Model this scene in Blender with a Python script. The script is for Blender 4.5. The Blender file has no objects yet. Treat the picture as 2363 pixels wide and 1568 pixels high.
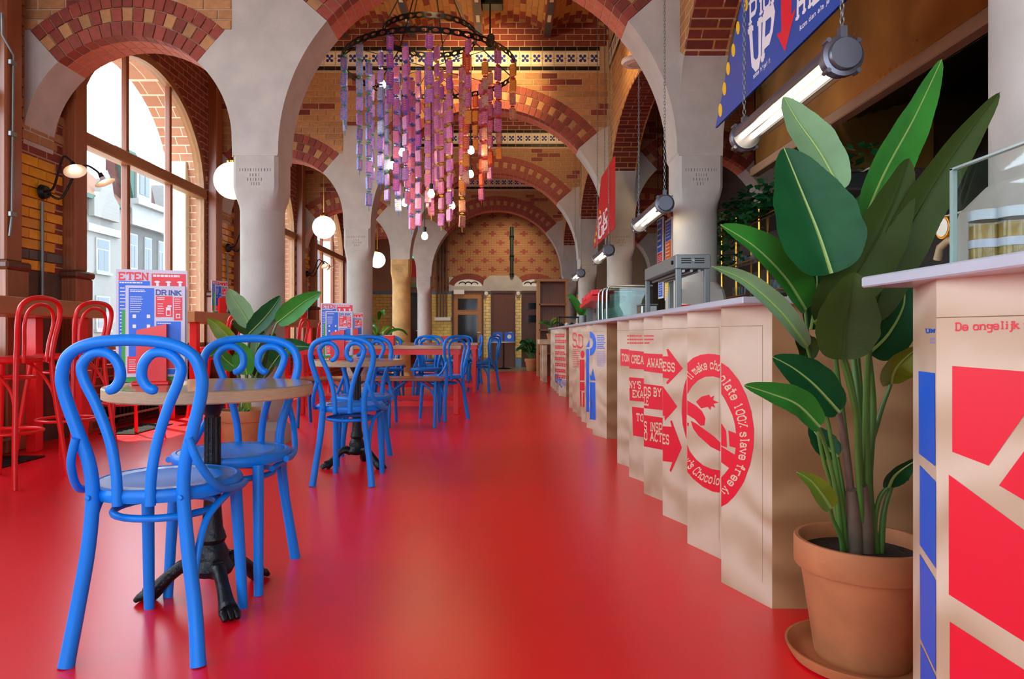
import bpy, bmesh, math, random
from math import pi, sin, cos, radians, sqrt, atan2, exp
from mathutils import Vector, Matrix
from mathutils.geometry import tessellate_polygon
random.seed(7)
S = bpy.context.scene
COL = S.collection
# ------------------------------------------------------------------ camera
F, CX, CY, HC = 1600.0, 1168.0, 774.0, 0.87          # focal length and vanishing point in photo pixels, eye height
W_, H_ = 2363.0, 1568.0
cam = bpy.data.cameras.new('camera'); camo = bpy.data.objects.new('camera', cam); COL.objects.link(camo)
cam.sensor_width = 36.0; cam.lens = F / W_ * 36.0
cam.shift_x = (W_ / 2 - CX) / W_; cam.shift_y = (CY - H_ / 2) / W_
cam.clip_start = 0.02; cam.clip_end = 300
camo.location = (0, 0, HC); camo.rotation_euler = (pi / 2, 0, 0)
S.camera = camo
# ------------------------------------------------------------------ world, sun, exposure
wd = bpy.data.worlds.new('sky'); S.world = wd; wd.use_nodes = True
nt = wd.node_tree; nt.nodes.clear()
wo = nt.nodes.new('ShaderNodeOutputWorld'); wb = nt.nodes.new('ShaderNodeBackground')
wb.inputs[0].default_value = (0.80, 0.92, 1.08, 1); wb.inputs[1].default_value = 3.4
nt.links.new(wb.outputs[0], wo.inputs[0])
sd = bpy.data.lights.new('sun', 'SUN'); sd.energy = 7.0; sd.angle = radians(0.6); sd.color = (1.0, 0.86, 0.66)
so = bpy.data.objects.new('sun', sd); COL.objects.link(so)
so.rotation_euler = Vector((0.36, -0.30, -0.88)).to_track_quat('-Z', 'Y').to_euler()
S.view_settings.view_transform = 'Standard'; S.view_settings.look = 'None'
S.view_settings.gamma = 1.0; S.view_settings.use_curve_mapping = False
S.view_settings.exposure = 1.25
S.cycles.max_bounces = 8; S.cycles.diffuse_bounces = 5; S.cycles.glossy_bounces = 3; S.cycles.use_adaptive_sampling = True; S.cycles.adaptive_threshold = 0.03
S.cycles.transparent_max_bounces = 12; S.cycles.sample_clamp_indirect = 6.0
S.cycles.use_denoising = True
# ------------------------------------------------------------------ photo pixel -> place
EYE = Vector((0, 0, HC))
def P(x, y, D): return Vector(((x - CX) * D / F, D, HC - (y - CY) * D / F))
def ray(x, y): return Vector(((x - CX) / F, 1.0, -(y - CY) / F))
def onplane(x, y, o, n):
    r = ray(x, y); n = Vector(n); t = (Vector(o) - EYE).dot(n) / r.dot(n)
    return EYE + r * t
# ------------------------------------------------------------------ materials
MATS = {}
def lin(h):
    v = [int(h[i:i + 2], 16) / 255 for i in (0, 2, 4)]
    return [c / 12.92 if c < .04045 else ((c + .055) / 1.055) ** 2.4 for c in v]
def mat(name, col, rough=.5, metal=0., var=0., scale=8., rvar=0., bump=0., bscale=40., spec=.5, emit=None, estr=0., orand=0., stretch=None, coat=0., c2=None, wet=None):
    if name in MATS: return MATS[name]
    m = bpy.data.materials.new(name); m.use_nodes = True; N = m.node_tree; b = N.nodes['Principled BSDF']
    c = lin(col) if isinstance(col, str) else list(col)
    b.inputs['Base Color'].default_value = (*c, 1); b.inputs['Roughness'].default_value = rough
    b.inputs['Metallic'].default_value = metal; b.inputs['Specular IOR Level'].default_value = spec
    if coat: b.inputs['Coat Weight'].default_value = coat; b.inputs['Coat Roughness'].default_value = .12
    if emit: b.inputs['Emission Color'].default_value = (*emit, 1); b.inputs['Emission Strength'].default_value = estr
    L = N.links
    if var or rvar or bump:
        tc = N.nodes.new('ShaderNodeTexCoord'); mp = N.nodes.new('ShaderNodeMapping')
        L.new(tc.outputs['Object'], mp.inputs[0])
        if stretch: mp.inputs['Scale'].default_value = stretch
        nz = N.nodes.new('ShaderNodeTexNoise'); nz.inputs['Scale'].default_value = scale; nz.inputs['Detail'].default_value = 5
        L.new(mp.outputs[0], nz.inputs['Vector'])
    src = None
    if var:
        r = N.nodes.new('ShaderNodeMapRange'); r.inputs[1].default_value = .3; r.inputs[2].default_value = .7
        L.new(nz.outputs[0], r.inputs[0])
        mx = N.nodes.new('ShaderNodeMix'); mx.data_type = 'RGBA'
        d = [max(0, x * (1 - var)) for x in c]; e = [min(1, x * (1 + var)) for x in c]
        if c2: e = lin(c2) if isinstance(c2, str) else c2; d = c
        mx.inputs[6].default_value = (*d, 1); mx.inputs[7].default_value = (*e, 1)
        L.new(r.outputs[0], mx.inputs[0]); src = mx.outputs[2]
    if orand:
        oi = N.nodes.new('ShaderNodeObjectInfo'); hs = N.nodes.new('ShaderNodeHueSaturation')
        r2 = N.nodes.new('ShaderNodeMapRange'); r2.inputs[3].default_value = 1 - orand; r2.inputs[4].default_value = 1 + orand
        L.new(oi.outputs['Random'], r2.inputs[0]); L.new(r2.outputs[0], hs.inputs['Value'])
        if src: L.new(src, hs.inputs['Color'])
        else: hs.inputs['Color'].default_value = (*c, 1)
        src = hs.outputs[0]
    if src: L.new(src, b.inputs['Base Color'])
    if rvar:
        r = N.nodes.new('ShaderNodeMapRange'); r.inputs[1].default_value = .3; r.inputs[2].default_value = .7
        r.inputs[3].default_value = max(0, rough - rvar); r.inputs[4].default_value = min(1, rough + rvar)
        L.new(nz.outputs[0], r.inputs[0]); L.new(r.outputs[0], b.inputs['Roughness'])
    if bump:
        n2 = N.nodes.new('ShaderNodeTexNoise'); n2.inputs['Scale'].default_value = bscale; n2.inputs['Detail'].default_value = 4
        L.new(mp.outputs[0], n2.inputs['Vector'])
        bp = N.nodes.new('ShaderNodeBump'); bp.inputs['Strength'].default_value = bump; bp.inputs['Distance'].default_value = .01
        L.new(n2.outputs[0], bp.inputs['Height']); L.new(bp.outputs[0], b.inputs['Normal'])
    MATS[name] = m; return m
def emis(name, col, s):
    if name in MATS: return MATS[name]
    m = bpy.data.materials.new(name); m.use_nodes = True; N = m.node_tree; N.nodes.clear()
    o = N.nodes.new('ShaderNodeOutputMaterial'); e = N.nodes.new('ShaderNodeEmission')
    e.inputs[0].default_value = (*col, 1); e.inputs[1].default_value = s; N.links.new(e.outputs[0], o.inputs[0])
    MATS[name] = m; return m
def glassmat(name, tint=(1, 1, 1), refl=1.0):
    if name in MATS: return MATS[name]
    m = bpy.data.materials.new(name); m.use_nodes = True; N = m.node_tree; N.nodes.clear()
    o = N.nodes.new('ShaderNodeOutputMaterial'); t = N.nodes.new('ShaderNodeBsdfTransparent'); g = N.nodes.new('ShaderNodeBsdfGlossy')
    t.inputs[0].default_value = (*tint, 1); g.inputs['Roughness'].default_value = .02; g.inputs[0].default_value = (refl, refl, refl, 1)
    lw = N.nodes.new('ShaderNodeLayerWeight'); pw = N.nodes.new('ShaderNodeMath'); pw.operation = 'POWER'; pw.inputs[1].default_value = 4.0
    fr = N.nodes.new('ShaderNodeMath'); fr.operation = 'MULTIPLY_ADD'; fr.inputs[1].default_value = .55; fr.inputs[2].default_value = .025; mx = N.nodes.new('ShaderNodeMixShader')
    L = N.links; L.new(lw.outputs['Facing'], pw.inputs[0]); L.new(pw.outputs[0], fr.inputs[0]); L.new(fr.outputs[0], mx.inputs[0]); L.new(t.outputs[0], mx.inputs[1]); L.new(g.outputs[0], mx.inputs[2]); L.new(mx.outputs[0], o.inputs[0])
    MATS[name] = m; return m
def brickmat(name, c1, c2, mortar, bw=.22, bh=.08, swap='XZ', rough=.75):
    if name in MATS: return MATS[name]
    m = bpy.data.materials.new(name); m.use_nodes = True; N = m.node_tree; b = N.nodes['Principled BSDF']; L = N.links
    tc = N.nodes.new('ShaderNodeTexCoord'); sp = N.nodes.new('ShaderNodeSeparateXYZ'); cb = N.nodes.new('ShaderNodeCombineXYZ')
    L.new(tc.outputs['Object'], sp.inputs[0]); L.new(sp.outputs[swap[0]], cb.inputs[0]); L.new(sp.outputs[swap[1]], cb.inputs[1])
    br = N.nodes.new('ShaderNodeTexBrick'); L.new(cb.outputs[0], br.inputs[0]); br.inputs['Scale'].default_value = 1.0
    br.inputs['Brick Width'].default_value = bw; br.inputs['Row Height'].default_value = bh
    br.inputs['Mortar Size'].default_value = .006; br.inputs['Color1'].default_value = (*lin(c1), 1)
    br.inputs['Color2'].default_value = (*lin(c2), 1); br.inputs['Mortar'].default_value = (*lin(mortar), 1)
    L.new(br.outputs[0], b.inputs['Base Color']); b.inputs['Roughness'].default_value = rough
    bp = N.nodes.new('ShaderNodeBump'); bp.inputs['Strength'].default_value = .5; bp.inputs['Distance'].default_value = .006; bp.invert = True
    L.new(br.outputs['Fac'], bp.inputs['Height']); L.new(bp.outputs[0], b.inputs['Normal'])
    MATS[name] = m; return m
def woodmat(name, ca, cb_, rough=.45, stretch=(1, 1, 1), scale=3., coat=0., dist=6., bd='X'):
    if name in MATS: return MATS[name]
    m = bpy.data.materials.new(name); m.use_nodes = True; N = m.node_tree; b = N.nodes['Principled BSDF']; L = N.links
    tc = N.nodes.new('ShaderNodeTexCoord'); mp = N.nodes.new('ShaderNodeMapping'); L.new(tc.outputs['Object'], mp.inputs[0])
    mp.inputs['Scale'].default_value = stretch
    wv = N.nodes.new('ShaderNodeTexWave'); wv.inputs['Scale'].default_value = scale; wv.inputs['Distortion'].default_value = dist
    wv.inputs['Detail'].default_value = 3; wv.bands_direction = bd; wv.inputs['Detail Scale'].default_value = 1.2; L.new(mp.outputs[0], wv.inputs[0])
    nz = N.nodes.new('ShaderNodeTexNoise'); nz.inputs['Scale'].default_value = 3.0; L.new(mp.outputs[0], nz.inputs[0])
    mth = N.nodes.new('ShaderNodeMath'); mth.operation = 'MULTIPLY'; L.new(wv.outputs['Fac'], mth.inputs[0]); L.new(nz.outputs[0], mth.inputs[1])
    mx = N.nodes.new('ShaderNodeMix'); mx.data_type = 'RGBA'; mx.inputs[6].default_value = (*lin(ca), 1); mx.inputs[7].default_value = (*lin(cb_), 1)
    L.new(mth.outputs[0], mx.inputs[0]); L.new(mx.outputs[2], b.inputs['Base Color']); b.inputs['Roughness'].default_value = rough
    if coat: b.inputs['Coat Weight'].default_value = coat; b.inputs['Coat Roughness'].default_value = .15
    MATS[name] = m; return m

m_floor = mat('red_poured_floor', 'f00a20', .30, var=.05, scale=.5, spec=.8)
m_blue = mat('blue_lacquer', '007ae0', .40, var=.05, scale=6, spec=.35)
m_cane = mat('blue_embossed_veneer', '0a76d0', .2, var=.16, scale=60, bump=.25, bscale=160, coat=.4)
m_red = mat('red_lacquer', 'e01818', .35, var=.05)
m_iron = mat('black_cast_iron', '15171b', .42, var=.3, bump=.35, bscale=70, metal=.3)
m_ply = woodmat('birch_plywood', 'd0bca2', 'a07a50', .5, (1, 1, 1), 1.6, dist=9., bd='Z')
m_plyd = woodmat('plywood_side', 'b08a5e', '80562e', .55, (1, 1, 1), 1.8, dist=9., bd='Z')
m_tablewood = woodmat('light_table_wood', 'b98a62', '9a6c46', .18, (1, 6, 6), 1.2, coat=.5)
m_tableedge = mat('pale_table_edge', 'b09676', .5, var=.12, scale=30, stretch=(1, 1, 12))
m_white = mat('white_worktop', 'b9bfca', .28, var=.03)
m_stone = mat('grey_sandstone', 'b4afa6', .8, var=.10, scale=5, bump=.12, bscale=60)
m_stoney = mat('weathered_sandstone', 'c9a46a', .8, var=.30, scale=4, bump=.3, bscale=20)
m_redbrick = mat('red_brick', '85392a', .7, var=.18, scale=25, orand=.22, bump=.1, bscale=90)
m_tanbrick = mat('tan_brick', 'a8784c', .7, var=.15, scale=25, orand=.16, bump=.1, bscale=90)
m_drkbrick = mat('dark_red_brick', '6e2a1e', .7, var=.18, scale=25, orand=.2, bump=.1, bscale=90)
m_pinkbrick = mat('salmon_brick', 'b5654c', .7, var=.12, scale=25, orand=.12)
m_mortar = mat('lime_mortar', 'b59a7c', .9, var=.08, scale=30)
m_bf_tan = brickmat('tan_brickwork', 'b07a45', '9c6436', 'c0a080')
m_bf_red = brickmat('red_brickwork', '85392a', '6e2a1e', 'b08a70', swap='YZ')
m_bf_tany = brickmat('tan_brickwork_side', 'b98446', 'a06a38', 'c0a080', swap='YZ')
m_bf_redx = brickmat('red_brickwork_cross', '85392a', '6e2a1e', 'b08a70')
m_ytile = mat('yellow_glazed_tile', 'd99a12', .18, var=.15, scale=12, orand=.12, coat=.4)
m_ytile2 = mat('pale_yellow_tile', 'e6c65a', .25, var=.12, scale=12, orand=.08)
m_gtile = mat('grey_glazed_tile', '5a544c', .25, orand=.1)
m_btile = mat('blue_glazed_tile', '5b86a8', .25, orand=.1)
m_wtile = mat('cream_frieze_tile', 'ddd3bb', .25, orand=.06)
m_ktile = mat('black_frieze_tile', '1c1b17', .25, orand=.3)
m_navy = mat('blue_tile_motif', '1f2f7a', .3)
m_gold = mat('ochre_tile_motif', 'b98a3a', .3)
m_bwood = woodmat('brown_window_wood', '8e4f2c', '6a3520', .4, (4, 4, .5), 2.5, coat=.2)
m_bwoodd = woodmat('dark_window_wood', '5a2f1f', '40201a', .4, (4, 4, .5), 2.5)
m_frame = woodmat('oak_window_frame', '9a6c42', '7a5030', .45, (3, 1, 3), 2.)
m_gframe = mat('pale_green_paint', 'a9bf9c', .5)
m_glass = glassmat('window_glass', (.97, .99, .98))
m_terra = mat('terracotta', 'b47044', .75, var=.14, scale=9, bump=.08, bscale=60)
m_soil = mat('potting_soil', '2a1d14', .95, var=.4, scale=40, bump=.8, bscale=60)
m_dark = mat('dark_void', '0c0b0b', .6)
m_black = mat('black_metal', '111112', .45, metal=.4)
m_brass = mat('brass', 'c9963a', .22, metal=1.0, var=.1)
m_hood = mat('patinated_brass_hood', 'a87a3a', .34, metal=.9, var=.35, scale=2.2, rvar=.1)
m_steel = mat('stainless_steel', 'a8a8a6', .28, metal=1.0, var=.08, scale=6)
m_greysteel = mat('grey_painted_steel', '7d8282', .4, metal=.5)
m_lampmetal = mat('grey_lamp_casting', '6a6a74', .35, metal=.7)
m_enamel = mat('white_enamel', 'e8e4d8', .3)
m_pred = mat('print_red', 'e0102c', .45)
m_pblue = mat('print_blue', '0a60d8', .45)
m_pnavy = mat('print_navy', '123a92', .45)
m_pwhite = mat('print_white', 'e6e2e6', .5)
m_pwood = mat('print_bare_wood', 'd6bd9c', .5)
m_pyel = mat('print_yellow', 'f2c313', .45)
m_pgreen = mat('print_green', '1a9a2a', .45)
m_plilac = mat('print_lilac', '9a90c8', .5)
m_porange = mat('print_orange', 'ee6a1c', .45)
m_plavender = mat('card_lavender_white', 'c9c4d4', .5)
# ------------------------------------------------------------------ mesh helpers
class MB:
    def __init__(s): s.v = []; s.f = []; s.m = []; s.cur = 0
    def add(s, vs, fs):
        o = len(s.v); s.v += [Vector(p) for p in vs]
        for f in fs: s.f.append([o + i for i in f]); s.m.append(s.cur)
        return s
    def box(s, x0, y0, z0, x1, y1, z1, M=None):
        vs = [(x, y, z) for z in (z0, z1) for y in (y0, y1) for x in (x0, x1)]
        if M: vs = [M @ Vector(p) for p in vs]
        return s.add(vs, [(0, 2, 3, 1), (4, 5, 7, 6), (0, 1, 5, 4), (2, 6, 7, 3), (0, 4, 6, 2), (1, 3, 7, 5)])
    def cbox(s, x0, y0, z0, x1, y1, z1, c=.004):      # box with chamfered edges
        vs = []; fs = []
        xs, ys, zs = (x0, x1), (y0, y1), (z0, z1)
        idx = {}
        for i in (0, 1):
            for j in (0, 1):
                for k in (0, 1):
                    sx, sy, sz = (1 - 2 * i) * c, (1 - 2 * j) * c, (1 - 2 * k) * c
                    for a, p in enumerate(((xs[i], ys[j] + sy, zs[k] + sz), (xs[i] + sx, ys[j], zs[k] + sz), (xs[i] + sx, ys[j] + sy, zs[k]))):
                        idx[i, j, k, a] = len(vs); vs.append(p)
        g = lambda *q: idx[q]
        for i in (0, 1): fs.append([g(i, 0, 0, 0), g(i, 1, 0, 0), g(i, 1, 1, 0), g(i, 0, 1, 0)])
        for j in (0, 1): fs.append([g(0, j, 0, 1), g(1, j, 0, 1), g(1, j, 1, 1), g(0, j, 1, 1)])
        for k in (0, 1): fs.append([g(0, 0, k, 2), g(1, 0, k, 2), g(1, 1, k, 2), g(0, 1, k, 2)])
        for i in (0, 1):
            for j in (0, 1): fs.append([g(i, j, 0, 0), g(i, j, 1, 0), g(i, j, 1, 1), g(i, j, 0, 1)])
            for k in (0, 1): fs.append([g(i, 0, k, 0), g(i, 1, k, 0), g(i, 1, k, 2), g(i, 0, k, 2)])
        for j in (0, 1):
            for k in (0, 1): fs.append([g(0, j, k, 1), g(1, j, k, 1), g(1, j, k, 2), g(0, j, k, 2)])
        for i in (0, 1):
            for j in (0, 1):
                for k in (0, 1): fs.append([g(i, j, k, a) for a in (0, 1, 2)])
        return s.add(vs, fs)
    def tube(s, pts, r, n=8, closed=False, cap=True, flat=1.0):
        pts = [Vector(p) for p in pts]; N = len(pts)
        rr = r if isinstance(r, (list, tuple)) else [r] * N
        T = []
        for i in range(N):
            a = pts[(i - 1) % N] if (closed or i > 0) else pts[i]; b = pts[(i + 1) % N] if (closed or i < N - 1) else pts[i]
            t = b - a; T.append(t.normalized() if t.length > 1e-9 else Vector((0, 0, 1)))
        up = Vector((0, 0, 1)) if abs(T[0].z) < .9 else Vector((0, 1, 0))
        u = (up - T[0] * up.dot(T[0])).normalized(); vs = []
        for i in range(N):
            u = (u - T[i] * u.dot(T[i])); u = u.normalized() if u.length > 1e-6 else T[i].orthogonal().normalized()
            w = T[i].cross(u)
            for k in range(n):
                a = 2 * pi * k / n; vs.append(pts[i] + u * (cos(a) * rr[i]) + w * (sin(a) * rr[i] * flat))
        fs = []
        for i in range(N if closed else N - 1):
            j = (i + 1) % N
            for k in range(n): fs.append((i * n + k, i * n + (k + 1) % n, j * n + (k + 1) % n, j * n + k))
        if not closed and cap: fs.append(list(range(n))[::-1]); fs.append([(N - 1) * n + k for k in range(n)])
        return s.add(vs, fs)
    def lathe(s, prof, c=(0, 0, 0), n=24, axis='Z', cap=True, M=None):
        vs = []; fs = []; c = Vector(c)
        for r, h in prof:
            for k in range(n):
                a = 2 * pi * k / n; p = Vector((r * cos(a), r * sin(a), h))
                if axis == 'Y': p = Vector((p.x, p.z, p.y))
                if axis == 'X': p = Vector((p.z, p.x, p.y))
                if M: p = M @ p
                vs.append(p + c)
        for i in range(len(prof) - 1):
            for k in range(n): fs.append((i * n + k, i * n + (k + 1) % n, (i + 1) * n + (k + 1) % n, (i + 1) * n + k))
        if cap:
            if prof[0][0] > 1e-5: fs.append(list(range(n))[::-1])
            if prof[-1][0] > 1e-5: fs.append([(len(prof) - 1) * n + k for k in range(n)])
        return s.add(vs, fs)
    def prism(s, poly, fn, d0, d1, sides=True, back=True):   # poly 2-D, fn(u,v,d)->3-D, extruded from d0 to d1
        n = len(poly); tri = tessellate_polygon([[Vector((p[0], p[1], 0)) for p in poly]])
        vs = [fn(p[0], p[1], d0) for p in poly] + [fn(p[0], p[1], d1) for p in poly]
        fs = [tuple(t) for t in tri] + ([tuple(n + i for i in t[::-1]) for t in tri] if back else [])
        if sides: fs += [(i, (i + 1) % n, n + (i + 1) % n, n + i) for i in range(n)]
        return s.add(vs, fs)
    def grid(s, rows):
        n = len(rows[0]); o = [p for r in rows for p in r]
        return s.add(o, [(i * n + k, i * n + k + 1, (i + 1) * n + k + 1, (i + 1) * n + k) for i in range(len(rows) - 1) for k in range(n - 1)])
    def mesh(s, name, mats, smooth=0.):
        me = bpy.data.meshes.new(name); me.from_pydata([tuple(p) for p in s.v], [], s.f)
        for m in (mats if isinstance(mats, (list, tuple)) else [mats]): me.materials.append(m)
        if isinstance(mats, (list, tuple)): me.polygons.foreach_set('material_index', s.m)
        bm = bmesh.new(); bm.from_mesh(me); bmesh.ops.recalc_face_normals(bm, faces=bm.faces); bm.to_mesh(me); bm.free()
        if smooth:
            me.polygons.foreach_set('use_smooth', [True] * len(me.polygons))
            try: me.set_sharp_from_angle(angle=radians(smooth))
            except Exception: pass
        me.update(); return me
    def build(s, name, mats, parent=None, smooth=0., label=None, kind=None, org=None, w=False):
        if w and parent:                                 # built in room coordinates: move into the parent's own
            q = wloc(parent); s.v = [p - q for p in s.v]
        if org is not None:
            org = Vector(org); s.v = [p - org for p in s.v]
        return link(name, s.mesh(name, mats, smooth), parent, org, label, kind)
def wloc(o):
    q = Vector((0, 0, 0))
    while o: q = q + o.location; o = o.parent
    return q
def link(name, me, parent=None, loc=None, label=None, kind=None):
    o = bpy.data.objects.new(name, me); COL.objects.link(o)
    if parent: o.parent = parent
    if loc is not None: o.location = loc
    if label: o['label'] = label
    if kind: o['kind'] = kind
    return o
def thing(name, label, cat, loc=(0, 0, 0), rz=0., group=None):
    o = bpy.data.objects.new(name, None); COL.objects.link(o); o.empty_display_size = .1
    o.location = loc; o.rotation_euler = (0, 0, rz); o['label'] = label; o['category'] = cat
    if group: o['group'] = group
    return o
def tag(o, label, cat, group=None):
    o['label'] = label; o['category'] = cat
    if group: o['group'] = group
    return o
def dup(root, loc, rz, label, group=None, scale=None):
    def cp(o, par):
        c = o.copy(); COL.objects.link(c); c.parent = par
        for ch in [x for x in ALLCH.get(o.name, [])]: cp(ch, c)
        return c
    ALLCH = {}
    for o in COL.objects:
        if o.parent: ALLCH.setdefault(o.parent.name, []).append(o)
    r = cp(root, None); r.location = loc; r.rotation_euler = (0, 0, rz); r['label'] = label
    if group: r['group'] = group
    if scale: r.scale = (scale,) * 3
    return r
def inst(me, name, parent, loc, rot=(0, 0, 0), mat_=None):
    o = bpy.data.objects.new(name, me); COL.objects.link(o); o.parent = parent; o.location = loc; o.rotation_euler = rot
    if mat_: o.material_slots[0].link = 'OBJECT'; o.material_slots[0].material = mat_
    return o
def crv(pts, n=6, closed=False):                       # Catmull-Rom through the points
    pts = [Vector(p) for p in pts]; N = len(pts); out = []
    for i in range(N if closed else N - 1):
        g = (lambda k: pts[k % N]) if closed else (lambda k: pts[min(max(k, 0), N - 1)])
        a, b, c, d = g(i - 1), g(i), g(i + 1), g(i + 2)
        for j in range(n):
            t = j / n; out.append(.5 * (2 * b + (c - a) * t + (2 * a - 5 * b + 4 * c - d) * t * t + (3 * b - a - 3 * c + d) * t ** 3))
    if not closed: out.append(pts[-1])
    return out
def V(*a): return Vector(a)
XZ = lambda y0: (lambda u, v, d: Vector((u, y0 + d, v)))
# ------------------------------------------------------------------ slab lettering: strokes on a small grid
# two digits per point (x,y); baseline y=2, capitals to 8, small letters to 6, descenders to 0
GL = {
'A': '023862|1444', 'B': '0208|083847563505|354554534202', 'C': '574828170503224253', 'D': '0208|083857533202',
'E': '0208|085857|0535|025253', 'F': '0208|085857|0535', 'G': '57482817050322425434', 'H': '0208|5258|0555', 'I': '2228',
'J': '4843321203', 'K': '0208|0558|2552', 'L': '0208|025253', 'M': '0208356862', 'N': '02085258', 'O': '28170703224253574828',
'P': '0208|084857554404', 'R': '0208|084857564505|3552', 'S': '574818070615455453421203', 'T': '3238|07086867', 'U': '080322425358',
'V': '083268', 'W': '0812355268', 'X': '0258|0852', 'Y': '3235|0835|6835',
'a': '1526465552|54241403123253', 'b': '0208|05264655534202', 'c': '5546160503124253', 'd': '5258|55361605032253', 'e': '04545546160503124253',
'f': '2227384847|0646', 'g': '55261605132353|56514010', 'h': '0208|0526465552', 'i': '2226|2728', 'j': '36312010|3738', 'k': '0208|0446|2452',
'l': '2228|1828', 'm': '0206|05263532|35566562', 'n': '0206|0526465552', 'o': '160503124253554616', 'p': '0006|05264655534202', 'r': '0206|05264656',
's': '554616054453421203', 't': '28233242|0646', 'u': '06031242|5652', 'v': '063256', 'w': '0612355266', 'y': '0632|56321000', 'x': '0652|0256', 'z': '06560252',
'0': '28170703224253574828', '1': '172832', '%': '0258|0717|4353', "'": '2826', '.': '2222', ' ': ''}
GW = {'I': 3.2, 'i': 3.2, 'l': 3.6, "'": 2.4, '.': 2.4, ' ': 3, 'M': 7, 'W': 7, 'm': 7, 'w': 7, 'j': 4, 't': 5, 'T': 7, 'Y': 7, 'V': 7, 'A': 7}
def glyph(ch, th=1.15, serif=.75, sth=.75):
    out = []
    s = GL.get(ch, GL.get(ch.upper(), '')).replace(' ', '')
    for pl in s.split('|'):
        pts = [(int(pl[i]), int(pl[i + 1])) for i in range(0, len(pl) - 1, 2)]
        if len(pts) == 2 and pts[0] == pts[1]: x, y = pts[0]; out.append([(x - .6, y), (x + .6, y), (x + .6, y + 1.2), (x - .6, y + 1.2)]); continue
        for a, b in zip(pts, pts[1:]):
            dx, dy = b[0] - a[0], b[1] - a[1]; l = sqrt(dx * dx + dy * dy)
            if l < 1e-6: continue
            nx, ny = -dy / l * th / 2, dx / l * th / 2; ex, ey = dx / l * th * .28, dy / l * th * .28
            out.append([(a[0] - ex + nx, a[1] - ey + ny), (a[0] - ex - nx, a[1] - ey - ny), (b[0] + ex - nx, b[1] + ey - ny), (b[0] + ex + nx, b[1] + ey + ny)])
        if serif and len(pts) > 1 and pts[0] != pts[-1]:
            for e, q in ((pts[0], pts[1]), (pts[-1], pts[-2])):
                if abs(e[1] - q[1]) >= 2 and e[1] in (2, 8, 6, 0):
                    y0 = e[1] - .2 if e[1] in (2, 0) else e[1] - sth + .2
                    out.append([(e[0] - th / 2 - serif, y0), (e[0] + th / 2 + serif, y0), (e[0] + th / 2 + serif, y0 + sth), (e[0] - th / 2 - serif, y0 + sth)])
    return out
def text_polys(txt, th=1.15, serif=.75, gap=1.3):        # text in units: baseline 0, cap height 6; returns polys, width
    x = 0; out = []
    for ch in txt:
        for p in glyph(ch, th, serif): out.append([(x + a, b - 2) for a, b in p])
        x += GW.get(ch, 6) + gap
    return out, x - gap
def text_quad(txt, bl, br, tr, tl, **k):                 # fit text into a four-sided area of the photo
    ps, w = text_polys(txt, **k); o = []
    for p in ps:
        q = []
        for a, b in p:
            u, v = a / max(w, .1), b / 6
            q.append(tuple((bl[i] * (1 - u) + br[i] * u) * (1 - v) + (tl[i] * (1 - u) + tr[i] * u) * v for i in (0, 1)))
        o.append(q)
    return o
def text_path(txt, path, h, flip=False, **k):            # text running along a polyline, h = cap height
    ps, w = text_polys(txt, **k); pts = [Vector((a, b, 0)) for a, b in path]; pts = crv(pts, 8)
    L = [0]
    for a, b in zip(pts, pts[1:]): L.append(L[-1] + (b - a).length)
    def at(s, t):
        s = min(max(s, 0), L[-1] - 1e-4); i = max(j for j in range(len(L)) if L[j] <= s); i = min(i, len(pts) - 2)
        f = (s - L[i]) / max(L[i + 1] - L[i], 1e-6); p = pts[i].lerp(pts[i + 1], f); d = (pts[i + 1] - pts[i]).normalized()
        n = Vector((d.y, -d.x, 0))                       # image y points down: this is to the left of travel
        return (p.x + n.x * t, p.y + n.y * t)
    return [[at(a / w * L[-1], (b - 2.5) / 6 * h) for a, b in p] for p in ps]
def rect(x0, y0, x1, y1): return [(x0, y0), (x1, y0), (x1, y1), (x0, y1)]
def lines_quad(x0, y0, x1, y1, n, fill=.4, seed=1, dy=0., words=True):    # rows of unreadably small print
    rnd = random.Random(seed); o = []; st = (y1 - y0) / n
    for i in range(n):
        y = y0 + st * i; x = x0; e = x1 - (x1 - x0) * rnd.uniform(0, .3)
        while x < e:
            w = (x1 - x0) * rnd.uniform(.06, .16) if words else e - x
            xe = min(x + w, e)
            o.append([(x, y + dy * (x - x0)), (xe, y + dy * (xe - x0)), (xe, y + st * fill + dy * (xe - x0)), (x, y + st * fill + dy * (x - x0))])
            x = xe + (x1 - x0) * .022
    return o
def clip(poly, lo, hi):
    def cut(ps, f):
        o = []
        for i in range(len(ps)):
            a, b = ps[i], ps[(i + 1) % len(ps)]; fa, fb = f(a), f(b)
            if fa >= 0: o.append(a)
            if fa * fb < 0: t = fa / (fa - fb); o.append((a[0] + (b[0] - a[0]) * t, a[1] + (b[1] - a[1]) * t))
        return o
    p = cut(poly, lambda q: q[0] - lo)
    return cut(p, lambda q: hi - q[0]) if p else p
def printed(name, polys, mat_, parent, o, n, lo=-1e9, hi=1e9, off=.0008):   # flat print on a plane, given in photo pixels
    mb = MB(); n = Vector(n).normalized(); k = 0
    if n.dot(EYE - Vector(o)) < 0: n = -n
    for ip, p in enumerate(polys):
        off_ = off + (ip % 9) * 4e-5
        tris = [p] if len(p) <= 3 else [[p[i] for i in t] for t in tessellate_polygon([[Vector((a, b, 0)) for a, b in p]])]
        for t in tris:
            c = clip([tuple(q) for q in t], lo, hi)
            if len(c) < 3: continue
            mb.add([onplane(a, b, o, n) + n * off_ for a, b in c], [tuple(range(len(c)))])
    if not mb.f: return None
    return mb.build(name, mat_, parent, w=True)
def strip(outer, inner): return [[outer[i], outer[i + 1], inner[i + 1], inner[i]] for i in range(len(outer) - 1)]
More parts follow.
